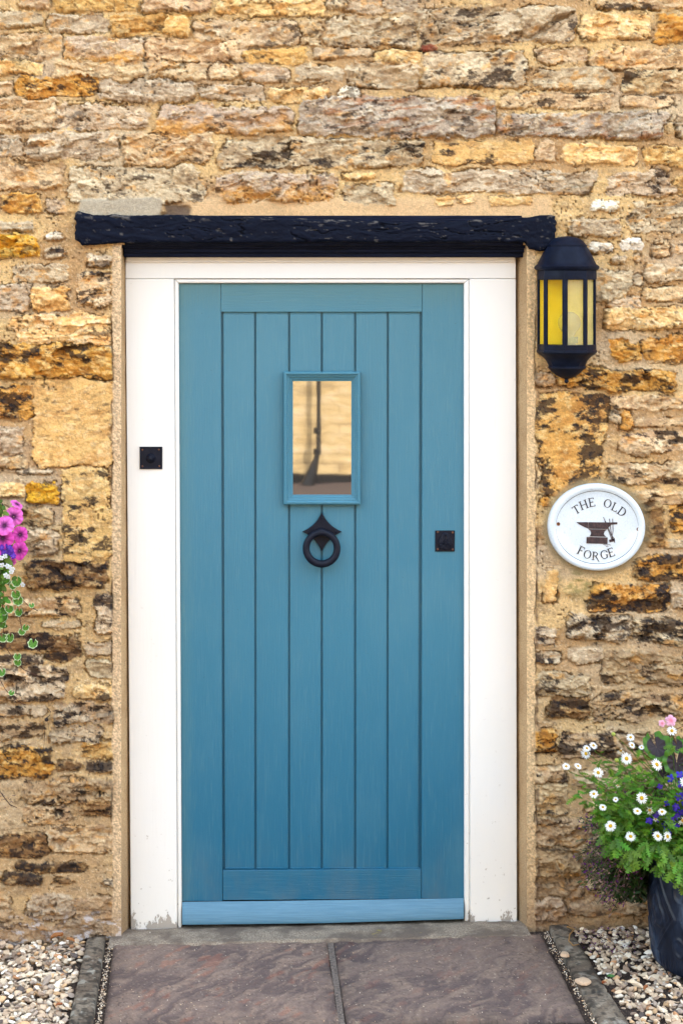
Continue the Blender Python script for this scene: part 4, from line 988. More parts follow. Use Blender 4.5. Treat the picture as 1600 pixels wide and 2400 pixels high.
def daisy(parent, p, nrm, r, rr, old=False, tone=1):
    n, a, c = basis(nrm, rr.uniform(0, 6)); b = MB(); k = rr.randint(15, 19) if not old else rr.randint(9, 13)
    for i in range(k):
        t = 2 * math.pi * (i + rr.uniform(-.22, .22)) / k; d = a * math.cos(t) + c * math.sin(t)
        el = rr.uniform(-.05, .16) if not old else rr.uniform(-1.0, .1)
        dd = (d * math.cos(el) + n * math.sin(el)).normalized()
        petal(b, p + d * r * .22, dd, n, r * rr.uniform(.68, .82), r * (.24 if not old else .14), r * rr.uniform(.03, .16), (.80, .81, .80) if not old else (.70, .66, .52))
    o = b.build('daisy_flower', M['petal'], parent)
    b = MB(); rings = []
    cc = (.80, .50, .015) if not old else (.55, .27, .02)
    for q_, hh in ((.30, .0), (.33, .06), (.27, .15), (.15, .20), (.02, .21)):
        b.cur = tuple(v * (1 - .25 * (q_ < .2)) for v in cc)
        rings.append([p + (a * math.cos(2 * math.pi * i / 14) + c * math.sin(2 * math.pi * i / 14)) * q_ * r + n * (hh * r) for i in range(14)])
    b.loft(rings); b.build('flower_centre', M['petal'], o, 60)
def lobed_leaf(b, o, d, nrm, L, colr, rr):
    """a small divided daisy leaf"""
    side = d.cross(nrm).normalized(); n = 5; base = b.vert(o, colr); mid = base
    bend = rr.uniform(.05, .35)
    def pt(t, s_): return o + d * (L * t) + side * (L * s_) - nrm * (L * bend * t * t + L * .25 * s_ * s_)
    k = rr.uniform(.8, 1.2)
    c2 = tuple(v * 1.25 for v in colr)
    left = [(.0, .015), (.16, .03), (.26, .20), (.33, .04), (.46, .29), (.54, .05), (.68, .27), (.75, .05), (.86, .15), (1.0, .0)]
    prevL = prevR = prevM = None
    for t, s_ in left:
        m_ = b.vert(pt(t, 0), colr); l_ = b.vert(pt(t + s_ * .35, s_ * k), c2); r_ = b.vert(pt(t + s_ * .35, -s_ * k), c2)
        if prevM is not None:
            b.face((prevM, m_, l_, prevL)); b.face((prevM, prevR, r_, m_))
        prevM, prevL, prevR = m_, l_, r_
def jl(rr, c, s_=.48): k = rr.uniform(1 - s_, 1 + s_); return (c[0] * k * rr.uniform(.7, 1.5), c[1] * k * rr.uniform(.92, 1.08), c[2] * k)

# ------------------------------------------------------------------ blue pot on the right
pc = Vector((P(1688, 0, -.26).x, -.262, 0)); pc.z = gz(pc.x) - .012
pot = empty('flower_pot', pc); tag(pot, 'large dark blue glazed pot with raised pattern on the gravel', 'plant pot')
b = MB(); n_ = 160; rings = []
prof = [(.01, .0), (.178, .0), (.190, .01), (.1945, .03), (.1975, .07), (.2005, .12), (.2025, .17), (.201, .22), (.197, .26), (.192, .30), (.191, .318), (.204, .325), (.208, .34), (.204, .352), (.192, .352), (.186, .34), (.184, .30), (.01, .29)]
PR = []
for (r0, h0), (r1, h1) in zip(prof[:-1], prof[1:]):
    m_ = max(1, int(abs(h1 - h0) / .0035)) if r0 > .15 and h0 < .32 and r1 > .15 else 1
    for i in range(m_): PR.append((r0 + (r1 - r0) * i / m_, h0 + (h1 - h0) * i / m_))
PR.append(prof[-1])
n_ = 400
rings = []
for r_, h_ in PR:
    ring = []
    for i in range(n_):
        t = 2 * math.pi * i / n_; dr_ = 0
        if r_ > .15 and .02 < h_ < .31:
            # lozenges with a rosette inside
            k_ = 7; u1 = ((t * k_ / (2 * math.pi)) % 1) - .5; v1 = (h_ - .165) / .125
            dd = abs(u1) * 2 + abs(v1); dr_ += .0040 * math.exp(-((dd - .86) / .055) ** 2) + .0022 * math.exp(-((dd - .70) / .04) ** 2)
            rho = math.hypot(u1 * 2.1, v1); ph = math.atan2(v1, u1 * 2.1)
            dr_ += .0045 * math.exp(-((rho - .33 - .08 * math.cos(3 * ph + 1)) / .06) ** 2) + .004 * math.exp(-(rho / .14) ** 2)
            u2 = (((t * k_ / (2 * math.pi)) + .5) % 1) - .5; rho2 = math.hypot(u2 * 2.1, (abs(v1) - .62) ); dr_ += .0035 * math.exp(-((rho2 - .20) / .05) ** 2) * (dd > .9)
            if h_ < .05: dr_ = .0015 * math.sin(t * 90)
        ring.append(((r_ + dr_) * math.sin(t), -(r_ + dr_) * math.cos(t), h_))
    rings.append(ring)
b.loft(rings); b.build('pot_body', M['pot'], pot, 50)
b = MB(); b.lathe([(.186, .318), (.1, .326), (.001, .33)], (0, 0, 0), 32); b.build('soil', M['soil'], pot)

rr = random.Random(3)
ptop = pc + Vector((0, 0, .33))
def VP(a, c, y): return P(1200 + a / 2.94, 1600 + c / 2.94, y)
# -- white daisies
dz = empty('daisy_plant', ptop); tag(dz, 'bushy white and yellow daisies with green cut leaves spilling from the blue pot', 'daisy plant')
inv = -ptop
heads = [(370, 577, .8, 0), (452, 575, .8, 0), (512, 452, .85, 0), (505, 490, 1.1, 0), (557, 433, .85, 0), (590, 620, 1.08, 0), (745, 470, .75, 1), (813, 377, .85, 0), (823, 430, .75, 0), (888, 445, .6, 0),
         (785, 523, 1.2, 0), (1097, 332, 1.0, 0), (993, 565, 1.25, 0), (560, 767, .9, 0), (622, 858, .78, 0), (710, 805, .6, 0), (890, 795, 1.18, 0), (860, 885, .85, 0), (945, 880, .8, 1), (1030, 890, .85, 0),
         (675, 988, 1.15, 0), (813, 1060, 1.05, 0), (1000, 1058, 1.05, 0), (1067, 1060, 1.05, 0), (1180, 685, 1.0, 0), (1172, 950, .9, 1), (985, 940, .5, 1), (725, 708, .45, 1), (1260, 560, 1, 0), (1320, 760, 1.1, 0), (1380, 480, 1, 0), (1300, 980, 1, 0), (1420, 900, 1.1, 0), (1500, 700, 1, 0), (1560, 1000, 1, 0), (1650, 820, 1, 0)]
stems = MB(); stems.cur = (.09, .17, .022)
fol = MB()
GREEN = (.060, .165, .008)
def hy(a): return -.30 - .12 * math.sin(max(0, min(1, (a - 350) / 900)) * math.pi)
for a, c, s_, old in heads:
    y = (hy(a) + rr.uniform(-.04, .04)) if c < 560 and a < 900 else min(hy(a), -.40) - .10 - rr.uniform(0, .03); p = VP(a, c, y)
    if p.y > -.04: p.y = -.04
    nrm = Vector((rr.uniform(-.75, .55), -1, rr.uniform(.25, 1.0) if s_ > .9 else rr.uniform(.8, 1.5)))
    daisy(dz, p + inv, nrm, .0158 * s_ * (1.05 if old else .9), rr, bool(old))
    # stem back to the pot
    root = ptop + Vector((rr.uniform(-.12, .06), rr.uniform(-.12, .08), 0))
    mid = p.lerp(root, .45) + Vector((0, 0, .03 + .25 * abs(p.x - root.x) * .4)); n0 = Vector(nrm).normalized()
    pts = []
    for i in range(9):
        t = i / 8; q0 = p - n0 * .002; q1 = p - n0 * .02 - Vector((0, 0, .035))
        pts.append(((1 - t) ** 3) * q0 + 3 * t * (1 - t) ** 2 * q1 + 3 * t * t * (1 - t) * mid + t ** 3 * root)
    stems.tube([q_ + inv for q_ in pts], .0011, 5)
    for i in range(3, 9):
        for _ in range(3 if i < 5 else 7):
            q_ = pts[min(8, i)].lerp(pts[i - 1], rr.random()) + Vector((rr.gauss(0, .016), rr.gauss(0, .016), rr.gauss(0, .014)))
            if q_.y > -.02: q_.y = -.02
            d = Vector((rr.uniform(-1, 1), rr.uniform(-1.0, .5), rr.uniform(-.4, .9))).normalized()
            lobed_leaf(fol, q_ + inv, d, Vector((rr.uniform(-.4, .4), -.5, 1)).normalized(), rr.uniform(.018, .036), jl(rr, GREEN), rr)
# body of the bush : leaf clumps round the pot rim, some hanging over it
for _ in range(2600):
    a = rr.uniform(620, 2250); c = rr.gauss(1030, 120) if a > 900 else rr.gauss(930 + (a - 620) * .25, 90)
    lim = 1290 if a > 980 else 1180 + (a - 620) * .1
    if c > lim or c < 640: continue
    if (a - 1130) ** 2 + (c - 545) ** 2 < 115 ** 2 or (a - 1010) ** 2 + (c - 790) ** 2 < 60 ** 2: continue
    y = hy(min(a, 1500)) + rr.uniform(-.06, .16)
    if a > 980 and c > 1100: y = -.47 + rr.uniform(-.02, .04)
    q_ = VP(a, c, y)
    if q_.y > -.03: continue
    d = Vector((rr.uniform(-1, 1), rr.uniform(-1.0, .3), rr.uniform(-.9, .7))).normalized()
    lobed_leaf(fol, q_ + inv, d, Vector((rr.uniform(-.5, .5), -.6, .8)).normalized(), rr.uniform(.02, .042), jl(rr, GREEN, .35), rr)
# hanging sprays over the pot
for a0_, c0_, a1_, c1_ in ((800, 1120, 830, 1240), (1080, 1180, 1120, 1330), (1130, 1180, 1180, 1400), (1000, 1100, 1040, 1200), (740, 1060, 700, 1120), (900, 1080, 960, 1190), (1220, 1200, 1290, 1380), (1350, 1180, 1420, 1330)):
    for i in range(26):
        t = rr.random(); q_ = VP(a0_ + (a1_ - a0_) * t + rr.gauss(0, 16), c0_ + (c1_ - c0_) * t + rr.gauss(0, 10), -.485 + rr.uniform(-.015, .02))
        d = Vector((rr.uniform(-.8, .8), -.4, -rr.uniform(.2, 1))).normalized()
        lobed_leaf(fol, q_ + inv, d, Vector((rr.uniform(-.3, .3), -1, .4)).normalized(), rr.uniform(.028, .042), jl(rr, (.068, .180, .010)), rr)
# left outer twigs with sparse leaves
for a, c in ((440, 770), (480, 790), (540, 830), (530, 870), (600, 700), (640, 740), (680, 700), (640, 800), (600, 880), (640, 930), (720, 760), (760, 680), (700, 640), (780, 740), (840, 660), (880, 620), (860, 700), (910, 690), (760, 850), (800, 930), (750, 960)):
    for _ in range(7):
        q_ = VP(a + rr.gauss(0, 18), c + rr.gauss(0, 16), hy(a) + rr.uniform(-.03, .05)); d = Vector((rr.uniform(-1, 1), rr.uniform(-.8, .2), rr.uniform(-.2, 1))).normalized()
        lobed_leaf(fol, q_ + inv, d, Vector((0, -.5, 1)).normalized(), rr.uniform(.018, .034), jl(rr, (.08, .19, .015)), rr)
for a, c, s_ in ((695, 355, .0055), (625, 767, .004), (1030, 680, .004), (813, 812, .003), (868, 855, .003), (1064, 1012, .003), (1010, 1160, .003), (1130, 1157, .003), (717, 535, .006)):
    p = VP(a, c, hy(a)) + inv; b = MB(); b.cur = (.42, .48, .10); b.lathe([(.001, -s_), (s_, -.3 * s_), (s_, .3 * s_), (.7 * s_, .8 * s_), (.01 * s_, s_)], p, 10); b.build('flower_bud', M['petal'], dz, 60)
    r2 = ptop + Vector((rr.uniform(-.1, .05), -.05, 0)) + inv; stems.tube([p, p.lerp(r2, .3) + Vector((0, 0, .0)), p.lerp(r2, .7) + Vector((.01, 0, .01)), r2], .0009, 5)
stems.build('stems', M['leaf'], dz, 60); fol.build('foliage', M['leaf'], dz)

# -- zonal geranium behind
ge = empty('geranium', ptop + Vector((0, .05, 0))); gi = -Vector(ge.location); tag(ge, 'geranium with dark zoned round leaves and a pale pink bloom behind the daisies', 'geranium')
def round_leaf(parent, p, nrm, r, rr, name='leaf', inner=(.022, .012, .016), outer=(.055, .16, .012), zone=.68, mat='leaf', lobes=9, gapa=.5):
    n, a, c = basis(nrm, rr.uniform(-.4, .4)); b = MB(); K = 45; rows = []
    for q_ in (0.03, .3, .5, zone - .04, zone + .04, .86, 1.0):
        row = []
        for i in range(K):
            t = gapa / 2 + (2 * math.pi - gapa) * i / (K - 1) - math.pi / 2
            sc_ = 1 + .06 * q_ * math.cos(lobes * (t)); fold = .10 * q_ * q_ * math.cos(lobes * t) * r + .10 * r * math.cos(2 * t) * q_ ** 2
            cc = inner if q_ < zone else outer
            cc = tuple(v * (1 + .25 * math.cos(lobes * t)) for v in cc)
            row.append(b.vert(p + (a * math.cos(t) + c * math.sin(t)) * r * q_ * sc_ + n * (fold + .22 * r * q_ ** 2), cc))
        rows.append(row)
    for ra_, rb_ in zip(rows[:-1], rows[1:]):
        for i in range(K - 1): b.face((ra_[i], ra_[i + 1], rb_[i + 1], rb_[i]))
    o = b.build(name, M[mat], parent, 80); return o
for a, c, r_, y in ((990, 445, .042, -.36), (1130, 545, .040, -.39), (1035, 620, .026, -.38), (1130, 430, .024, -.34), (1010, 790, .022, -.40), (1230, 500, .04, -.30), (1180, 640, .032, -.34), (1300, 620, .04, -.32), (1400, 560, .038, -.28), (1250, 380, .03, -.26)):
    pq = VP(a, c, y) + gi; round_leaf(ge, pq, Vector((rr.uniform(-.3, .2), -1, rr.uniform(.15, .7))), r_ * 1.02, rr)
b = MB(); b.cur = (.16, .05, .03)
fp = VP(1090, 300, -.31) + gi
b.tube([fp, VP(1110, 380, -.31) + gi, VP(1150, 470, -.30) + gi, VP(1190, 620, -.28) + gi], [.0013, .0016, .0018, .002], 6)
b.tube([VP(1200, 290, -.31) + gi, VP(1150, 310, -.31) + gi, VP(1110, 330, -.31) + gi], .0011, 5); b.build('flower_stalk', M['leaf'], ge, 60)
def blossom(parent, name, p, nrm, r, lobes, colr, thr, rr, cup=.15, asym=0, mat='petal', width=.62):
    n, a, c = basis(nrm, 0); b = MB(); n_ = lobes * 12; rows = []
    roll = rr.uniform(0, 6)
    for q_ in (.04, .18, .35, .6, .85, 1.0):
        row = []
        for i in range(n_):
            t = 2 * math.pi * i / n_; lob = abs(math.cos(lobes * t / 2)) ** .45
            rad = r * q_ * (1 - (1 - width) * (1 - lob) * q_) * (1 + asym * -math.sin(t))
            k_ = max(0, min(1, (q_ - .16) / .5)); vein = .25 * max(0, math.cos(lobes * t)) ** 6 + .15 * max(0, math.cos(lobes * 3 * t)) ** 8
            cc = tuple(thr[j] * (1 - k_) + colr[j] * k_ for j in range(3)); cc = tuple(cc[j] * (1 - vein * (1 - k_ * .6)) + thr[j] * vein * .5 for j in range(3))
            row.append(b.vert(p + (a * math.cos(t + roll) + c * math.sin(t + roll)) * rad + n * (cup * r * (q_ ** .5) - .18 * r * q_ ** 4 + .05 * r * math.sin(lobes * 2 * t + q_) * q_), cc))
        rows.append(row)
    for ra_, rb_ in zip(rows[:-1], rows[1:]):
        for i in range(n_): j = (i + 1) % n_; b.face((ra_[i], ra_[j], rb_[j], rb_[i]))
    return b.build(name, M[mat], parent, 80)
PK = (.80, .46, .62)
for a, c, r_ in ((1090, 262, .0165), (1030, 281, .0105)):
    blossom(ge, 'geranium_flower', VP(a, c, -.33 + .005 * rr.random()) + gi, (rr.uniform(-.3, .3), -1, .3), r_, 5, PK, (.78, .22, .32), rr, .1, 0, 'petal', .7)

# -- blue lobelia
lo = empty('blue_lobelia', ptop + Vector((.03, -.12, 0))); li = -Vector(lo.location); tag(lo, 'trailing lobelia with small violet blue flowers among the daisies in the blue pot', 'lobelia')
lb_sp = [(1092, 665), (1155, 640), (1015, 722), (1170, 700), (1165, 762), (1130, 850), (1068, 828), (1115, 875), (1128, 920), (1070, 925), (1100, 950), (985, 915), (1010, 930), (950, 950), (940, 945), (1130, 990), (1060, 1010), (965, 1025), (1095, 1020), (990, 940), (1045, 985), (1165, 900), (1000, 905), (1180, 830), (1140, 780), (1190, 960), (1230, 880), (1260, 800), (1250, 940), (1080, 1040), (1290, 1020)]
b = MB()
for a, c in lb_sp:
    y = min(hy(a), -.38) - .06 + rr.uniform(-.02, .03); p = VP(a, c, y) + li
    cb = rr.choice([(.045, .018, .46), (.07, .015, .36), (.03, .025, .55)])
    blossom(lo, 'lobelia_flower', p, (rr.uniform(-.4, .4), -1, rr.uniform(-.1, .7)), .0095 * rr.uniform(.85, 1.25), 5, cb, (.10, .05, .40), rr, .12, .3, 'petal', .18)
    b.cur = (.05, .12, .02); b.tube([p + Vector((0, .003, 0)), p + Vector((.006, .02, -.02)), p + Vector((.02, .06, -.07))], .0008, 4)
b.build('stems', M['leaf'], lo, 60)

# -- faded, wispy purple plant at the left of the pot
wp = empty('wispy_plant', ptop + Vector((-.15, -.02, -.05))); wi = -Vector(wp.location); tag(wp, 'wispy faded trailing plant with tiny purple flowers hanging left of the pot', 'trailing plant')
st_ = MB(); lf = MB(); fl = MB()
for i in range(620):
    root = VP(rr.uniform(840, 960), rr.uniform(1080, 1230), rr.uniform(-.30, -.10))
    ang = rr.uniform(R(105), R(238)); L = rr.uniform(.05, .165) * (1.15 if R(140) < ang < R(200) else 1)
    dirv = Vector((math.cos(ang), rr.uniform(-.35, .3), math.sin(ang))).normalized(); pts = []
    for k_ in range(7):
        t = k_ / 6; pts.append(root + dirv * (L * t) + Vector((0, 0, .03 * t - .075 * t * t * (1 if ang > R(150) else .2))) + Vector((rr.gauss(0, .002), rr.gauss(0, .002), rr.gauss(0, .002))))
    for q_ in pts: q_.y = min(q_.y, -.03)
    st_.cur = rr.choice([(.05, .09, .02), (.10, .05, .04), (.12, .13, .05), (.03, .05, .015)]); st_.tube([q_ + wi for q_ in pts], .0007, 3, False)
    for k_ in range(11):
        t = rr.random(); q_ = pts[min(5, int(t * 6))].lerp(pts[min(6, int(t * 6) + 1)], rr.random()); d = Vector((rr.uniform(-1, 1), rr.uniform(-1, 1), rr.uniform(-.6, 1))).normalized()
        petal(lf, q_ + wi, d, Vector((0, -.6, .8)), rr.uniform(.008, .018), .0045, .002, rr.choice([(.02, .055, .008), (.03, .08, .010), (.012, .03, .007), (.05, .045, .02), (.20, .13, .10)]), n=2)
    for _ in range(2):
        q_ = pts[rr.randint(3, 6)] + Vector((rr.gauss(0, .004), rr.gauss(0, .004), rr.gauss(0, .004))); cc = rr.choice([(.13, .02, .19), (.20, .04, .22), (.30, .14, .20), (.45, .30, .28)])
        for z_ in range(3): petal(fl, q_ + wi, Vector((rr.uniform(-1, 1), -.5, rr.uniform(-1, 1))).normalized(), Vector((0, -1, 0)), .0055, .004, .001, cc, n=2)
for _ in range(2600):
    a = rr.gauss(800, 85); c = rr.gauss(1290, 110)
    if a > 930 or c > 1500 or c < 1080 or a < 600 + (c - 1080) * .25: continue
    q_ = VP(a, c, rr.uniform(-.27, -.06)); d = Vector((rr.uniform(-1, 1), rr.uniform(-.8, .3), rr.uniform(-.8, .8))).normalized()
    petal(lf, q_ + wi, d, Vector((rr.uniform(-.4, .4), -.7, .6)).normalized(), rr.uniform(.010, .022), .007, .003, rr.choice([(.018, .055, .008), (.028, .075, .010), (.012, .035, .008), (.04, .04, .02)]), n=3)
# spray climbing to the left
for a0_, c0_ in ((395, 915), (440, 1090), (480, 1000), (450, 960), (520, 930), (500, 1130), (430, 1160), (560, 1230), (540, 1290)):
    p0 = VP(a0_, c0_, -.2); p1 = VP(860, 1180, -.2); pts = [p0.lerp(p1, t) + Vector((0, 0, .02 * math.sin(t * 3))) for t in np.linspace(0, 1, 8)]
    st_.cur = (.07, .10, .05); st_.tube([q_ + wi for q_ in pts], .0007, 3, False)
    for _ in range(24):
        t = rr.random() * .8; q_ = p0.lerp(p1, t) + Vector((0, 0, .02 * math.sin(t * 3))); petal(lf, q_ + wi, Vector((rr.uniform(-1, .6), -.3, rr.uniform(-.2, 1))).normalized(), Vector((0, -.8, .5)), rr.uniform(.006, .013), .003, .001, rr.choice([(.07, .13, .05), (.10, .16, .08)]), n=2)
        if rr.random() < .3: petal(fl, q_ + wi, Vector((rr.uniform(-1, 1), -.5, 1)).normalized(), Vector((0, -1, 0)), .006, .004, .001, (.16, .03, .2), n=2)
st_.build('stems', M['leaf'], wp); lf.build('foliage', M['leaf'], wp); fl.build('blossoms', M['petal'], wp)
# fallen purple petals on the gravel
b = MB()
for _ in range(260):
    a = rr.uniform(430, 860); c = rr.uniform(1640, 1860); p = G(1200 + a / 2.94, 1600 + c / 2.94, .006)
    if p.y > -.02: continue
    d = Vector((rr.uniform(-1, 1), rr.uniform(-1, 1), rr.uniform(0, .4))).normalized(); petal(b, p, d, Vector((0, 0, 1)), rr.uniform(.004, .008), .004, .001, rr.choice([(.10, .02, .12), (.14, .03, .18), (.08, .05, .03)]), n=2)
o = b.build('fallen_petals', M['petal']); o['kind'] = 'stuff'; tag(o, 'scattered dark purple petals fallen on the gravel below the pot plants', 'petals')

# ------------------------------------------------------------------ hanging basket on the left (mostly outside the frame)
hbp = P(-108, 1215, -.21)
hb = empty('hanging_basket', hbp); tag(hb, 'wall basket of pink petunias and variegated trailing leaves at the left edge', 'hanging basket')
hi = -hbp
def LP(a, c, y): return P(a / 3.92, 1100 + c / 3.92, y)
b = MB(); b.cur = (.05, .035, .02)
b.lathe([(.005, -.14), (.06, -.13), (.10, -.09), (.12, -.03), (.125, 0), (.118, 0), (.01, -.01)], (0, 0, 0), 28); b.build('liner', M['soil'], hb, 50)
b = MB()
for k_ in range(3):
    t = 2 * math.pi * k_ / 3 + .4; b.tube([(.123 * math.sin(t), .123 * math.cos(t), 0), (0, 0, .30)], .0015, 5)
b.tube([(.125 * math.sin(t), .125 * math.cos(t), 0) for t in np.linspace(0, 2 * math.pi, 33)], .003, 6)
b.build('chains', M['iron'], hb, 50)
b = MB(); b.tube([(0, 0, .30), (0, 0, .315), (0, .02, .33), (0, .20, .33)], .005, 8); b.tube([(0, .195, .38), (0, .195, .18)], .006, 8); b.tube([(0, .19, .2), (0, .09, .25), (0, .04, .33)], .004, 8); b.build('bracket', M['iron'], hb, 50)
PM = (.80, .075, .52); TH = (.07, .0, .06)
for a, c, r_, n_ in ((130, 435, 84, (.1, -1, .15)), (30, 632, 96, (.05, -1, .05)), (185, 600, 74, (.5, -1, .1)), (178, 748, 84, (.7, -1, -.1)), (45, 520, 86, (-.1, -1, .5)), (105, 850, 46, (.3, -1, -.4)), (155, 325, 60, (.6, -.35, .9)), (-120, 470, 90, (-.2, -1, .2)), (-160, 640, 90, (-.2, -1, .2)), (-100, 330, 88, (0, -1, .6)), (-260, 420, 90, (-.3, -1, .4)), (-330, 600, 90, (-.4, -1, .1)), (-420, 480, 88, (-.5, -1, .4)), (-80, 780, 88, (0, -1, 0)), (-300, 760, 80, (-.2, -1, -.2)), (-560, 520, 88, (-.8, -1, .4)), (-640, 640, 80, (-1, -.8, .2))):
    y = -.30 + (.02 if a > 100 else -.03) + rr.uniform(-.015, .015)
    cc = PM if rr.random() < .6 else (.84, .16, .60)
    blossom(hb, 'petunia_flower', LP(a, c, y) + hi, n_, r_ / 3.92 / S * 1.02, 5, cc, TH, rr, .22, 0, 'petal', .84)
# white edging flowers and purple lobelia
for a, c in ((10, 815), (45, 800), (25, 885), (70, 885), (95, 900), (120, 915), (60, 975), (105, 945), (210, 1065), (80, 985), (-40, 900), (-90, 960)):
    blossom(hb, 'white_flower', LP(a, c, -.335 + rr.uniform(-.01, .01)) + hi, (rr.uniform(-.3, .5), -1, rr.uniform(-.3, .6)), .0075, 5, (.78, .80, .84), (.6, .62, .5), rr, .1, .2, 'petal', .4)
for a, c in ((20, 720), (50, 705), (85, 715), (110, 740), (60, 750), (30, 765), (120, 775), (130, 800), (90, 770), (0, 745)):
    blossom(hb, 'purple_flower', LP(a, c, -.325 + rr.uniform(-.01, .01)) + hi, (rr.uniform(-.3, .5), -1, rr.uniform(-.2, .6)), .0085, 5, (.09, .02, .40), (.16, .06, .45), rr, .1, .2, 'petal', .45)
b = MB()
for _ in range(520):
    a = rr.gauss(-160, 150); c = rr.gauss(700, 170)
    if a > 60: continue
    q_ = LP(a, c, -.25 + rr.uniform(-.04, .1)) + hi; d = Vector((rr.uniform(-1, 1), -.5, rr.uniform(-1, .7))).normalized()
    petal(b, q_, d, Vector((0, -.7, .7)).normalized(), rr.uniform(.02, .04), .018, .006, jl(rr, (.07, .16, .018)), n=4)
for _ in range(170):
    c = rr.uniform(330, 1450); a = rr.gauss(0 if c < 900 else 10 - (c - 900) * .08, 28)
    if a > 62: continue
    q_ = LP(a, c, -.255 + rr.uniform(-.02, .04)) + hi; petal(b, q_, Vector((rr.uniform(-1, 1), -.4, rr.uniform(-1, .5))).normalized(), Vector((0, -.8, .5)).normalized(), rr.uniform(.012, .024), .013, .003, jl(rr, (.075, .19, .015)), n=4)
for a, c in ((30, 395), (10, 440), (50, 370), (30, 960), (60, 1000), (10, 1010), (90, 1080), (20, 1130), (5, 1170), (110, 1010), (35, 910), (75, 930), (10, 980)):
    q_ = LP(a, c, -.30) + hi; petal(b, q_, Vector((rr.uniform(-1, 1), -.4, rr.uniform(-1, .6))).normalized(), Vector((0, -.8, .5)).normalized(), rr.uniform(.012, .024), .013, .003, jl(rr, (.09, .21, .02)), n=4)
b.cur = (.04, .05, .02); b.tube([LP(55, 370, -.29) + hi, LP(30, 330, -.29) + hi, LP(18, 305, -.29) + hi], [.001, .003, .001], 5)
b.build('foliage', M['leaf'], hb)
sts = [[(-60, 800), (20, 980), (110, 1100), (170, 1160), (260, 1250), (350, 1300)], [(10, 1000), (35, 1100), (25, 1300), (35, 1500), (60, 1640), (130, 1750), (220, 1840), (310, 1880), (350, 1895)],
       [(150, 1180), (180, 1330), (195, 1430), (230, 1540), (300, 1640), (380, 1680)], [(-60, 1800), (0, 1930), (50, 2020), (110, 2090), (200, 2150), (240, 2165)], [(-30, 700), (-40, 1200), (-60, 1800)]]
b = MB(); b.cur = (.10, .045, .03)
for s_ in sts:
    pts = [LP(a, c, -.27 + .12 * (c - 800) / 1400) + hi for a, c in s_]; b.tube(pts, .0011, 5)
b.build('trailing_stems', M['leaf'], hb, 60)
for a, c, r_ in ((160, 1030, 42), (150, 1150, 36), (170, 1205, 40), (85, 1285, 36), (40, 1300, 36), (30, 1360, 46), (180, 1312, 34), (25, 1550, 36), (100, 1548, 36), (208, 1492, 30), (236, 1452, 28), (305, 1602, 38), (165, 1722, 30), (168, 1770, 32), (24, 1866, 34), (110, 2055, 24), (292, 1250, 22), (60, 1020, 34), (120, 1075, 28), (20, 1420, 34), (-40, 1480, 38), (-60, 1250, 40), (-80, 1700, 36)):
    y = -.275 + .12 * (c - 800) / 1400
    round_leaf(hb, LP(a, c, y) + hi, Vector((rr.uniform(-.5, .5), -1, rr.uniform(-.1, .8))), r_ * 1.18 / 3.92 / S, rr, 'variegated_leaf', (.085, .23, .02), (.50, .60, .36), .84, 'leaf', 7, .7)

# small weeds rooted in the joints low on the left
b = MB(); b.cur = (.07, .035, .025)
def L5(a, c, y): return P(a / 2.94, 1600 + c / 2.94, y)
wo = L5(60, 820, -.015)
b.tube([L5(-10, 730, -.02) - wo, L5(30, 790, -.03) - wo, L5(70, 840, -.03) - wo, L5(120, 862, -.02) - wo], [.001, .0015, .0015, .001], 5)
for i in range(12): petal(b, L5(rr.uniform(0, 110), rr.uniform(730, 860), -.03) - wo, Vector((rr.uniform(-1, 1), -.3, rr.uniform(0, 1))).normalized(), Vector((0, -1, 0)), .008, .002, 0, (.12, .07, .09), n=2)
o = b.build('dry_sprig', M['leaf'], None, 60); o.location = wo; tag(o, 'thin reddish dry sprig leaning on the wall at the lower left edge', 'weed')
b = MB(); b.cur = (.03, .022, .02); wo = L5(322, 255, -.012)
b.tube([L5(328, 175, -.012) - wo, L5(352, 200, -.02) - wo, L5(345, 225, -.02) - wo, L5(320, 245, -.018) - wo], .0011, 5)
b.tube([L5(312, 280, -.015) - wo, L5(308, 400, -.015) - wo, L5(300, 480, -.012) - wo], .0006, 4); b.tube([L5(330, 270, -.015) - wo, L5(352, 390, -.015) - wo], .0005, 4)
b.lathe([(.0005, -.006), (.006, -.003), (.006, .003), (.0005, .006)], (0, 0, 0), 8)
o = b.build('wire_tie', M['leaf'], None, 60); o.location = wo; tag(o, 'old looped plant tie hanging from a nail in the lower left wall', 'plant tie')

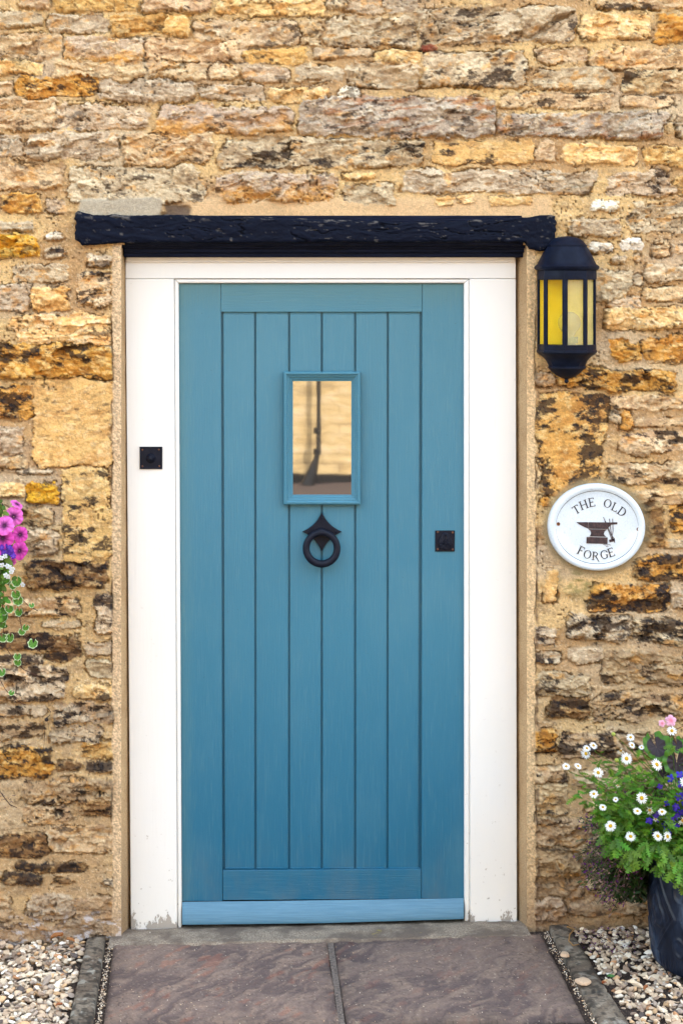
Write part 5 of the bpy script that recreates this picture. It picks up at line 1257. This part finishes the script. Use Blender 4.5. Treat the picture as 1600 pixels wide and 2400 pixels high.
# fallen leaves
for i, (px, py, h_, s_, cc, lab) in enumerate(((134, 2196, .014, .030, (.34, .13, .035), 'large curled orange brown leaf on gravel against the left wall'), (166, 2205, .012, .022, (.38, .16, .05), 'smaller orange leaf beside the large curled one on the left gravel'),
                                    (139, 2356, .010, .016, (.33, .10, .03), 'rusty leaf on gravel beside the left path edging'), (92, 2310, .010, .013, (.40, .2, .05), 'small yellow brown leaf in the middle of the left gravel'),
                                    (1415, 2304, .010, .016, (.36, .11, .04), 'reddish leaf on gravel beside the right path edging'), (1512, 2316, .010, .016, (.33, .12, .04), 'brown leaf on gravel below the blue pot'))):
    rr2 = random.Random(i); b = MB(); b.cur = cc
    d = Vector((rr2.uniform(-1, 1), rr2.uniform(-.5, .5), .15)).normalized()
    rows = []
    for k_ in range(8):
        t = k_ / 7; wd = math.sin(math.pi * (t * .92 + .04)) ** .8 * .36 * s_ * (1 + .18 * (k_ % 2)); cpos = d * (s_ * 1.3 * (t - .5)); sd_ = d.cross(Vector((0, 0, 1))).normalized()
        rows.append([cpos + sd_ * (wd * q_) + Vector((0, 0, .35 * s_ * q_ * q_ * (.5 + t * .5) + .1 * s_ * math.sin(t * 5))) for q_ in (-1, -.5, 0, .5, 1)])
    b.loft(rows, False, False); o = b.build('fallen_leaf', M['leaf'], None, 70); o.location = G(px, py, h_); tag(o, lab, 'leaf', 'dry leaves fallen on the gravel')
# curved dry stem on the right edging, tiny seedling
b = MB(); b.cur = (.42, .24, .09); o0 = G(1338, 2190, .02)
b.tube([G(1328, 2172, .02) - o0, G(1345, 2178, .03) - o0, G(1334, 2190, .03) - o0, G(1332, 2205, .02) - o0, G(1342, 2216, .016) - o0, G(1356, 2213, .014) - o0], [.0022, .0022, .002, .002, .0018, .0012], 6)
o = b.build('fallen_twig', M['leaf'], None, 60); o.location = o0; tag(o, 'curved pale brown dry twig lying over the right path edging', 'twig')
b = MB(); o0 = G(1430, 2288, .01); b.cur = (.10, .24, .06)
for k_ in range(7): petal(b, Vector((0, 0, 0)), Vector((math.cos(k_ * .9), math.sin(k_ * .9), .35)).normalized(), Vector((0, 0, 1)), .012, .009, .003, (.09, .24, .07), n=3)
o = b.build('seedling', M['leaf']); o.location = o0; tag(o, 'tiny green seedling sprouting in the right gravel', 'seedling')

# ------------------------------------------------------------------ the house across the road (reflected in the door pane)
YO = -11.8
oh = empty('stone_barn', (0, YO, 0)); tag(oh, 'sunlit stone barn reflected in the door pane, its unseen roof raised to block low sky', 'barn')
b = MB(); b.box((-20, -7, -.2), (20, 0, 2.3)); b.build('wall', M['opp'], oh)
b = MB(); b.box((-20, .0, -.2), (20, .04, .095)); b.build('plinth', M['pipe'], oh)
b = MB(); 
for ye in (.3, -7.3): b.loft([[(-20.3, ye, 2.12), (20.3, ye, 2.12), (20.3, -3.5, 7.0), (-20.3, -3.5, 7.0)], [(-20.3, ye, 2.25), (20.3, ye, 2.25), (20.3, -3.5, 7.15), (-20.3, -3.5, 7.15)]])
b.build('roof', M['slate'], oh)  # unseen roof, made tall and long to block low sky facing the door
def refl_x(px): return CX + (px - VX) / S * (2 * 0 + (D + 11.8 + .09 * 2)) / D
pz = refl_x(744)
b = MB(); b.tube([(pz + .03, .2, 2.1), (pz, .2, 1.0), (pz, .2, .36), (pz - .02, .2, .27), (pz - .06, .2, .15), (pz - .12, .2, 0)], [.024, .024, .024, .03, .045, .07], 10)
for z_ in (.34, .55): b.tube([(pz - .015, .2, z_ - .03), (pz - .015, .2, z_ + .03)], .042, 10)
b.build('downpipe', M['pipe'], oh, 50)
b = MB(); xw_ = refl_x(830); b.box((xw_ - .12, .02, 1.42), (xw_ + 1.3, .10, 1.52)); b.box((xw_, .02, 1.52), (xw_ + .07, .06, 2.7)); b.build('window_sill', M['wpaint'], oh)
b = MB(); b.box((xw_ + .07, .012, 1.52), (xw_ + 1.2, .03, 2.7)); b.build('window', M['wdark'], oh)
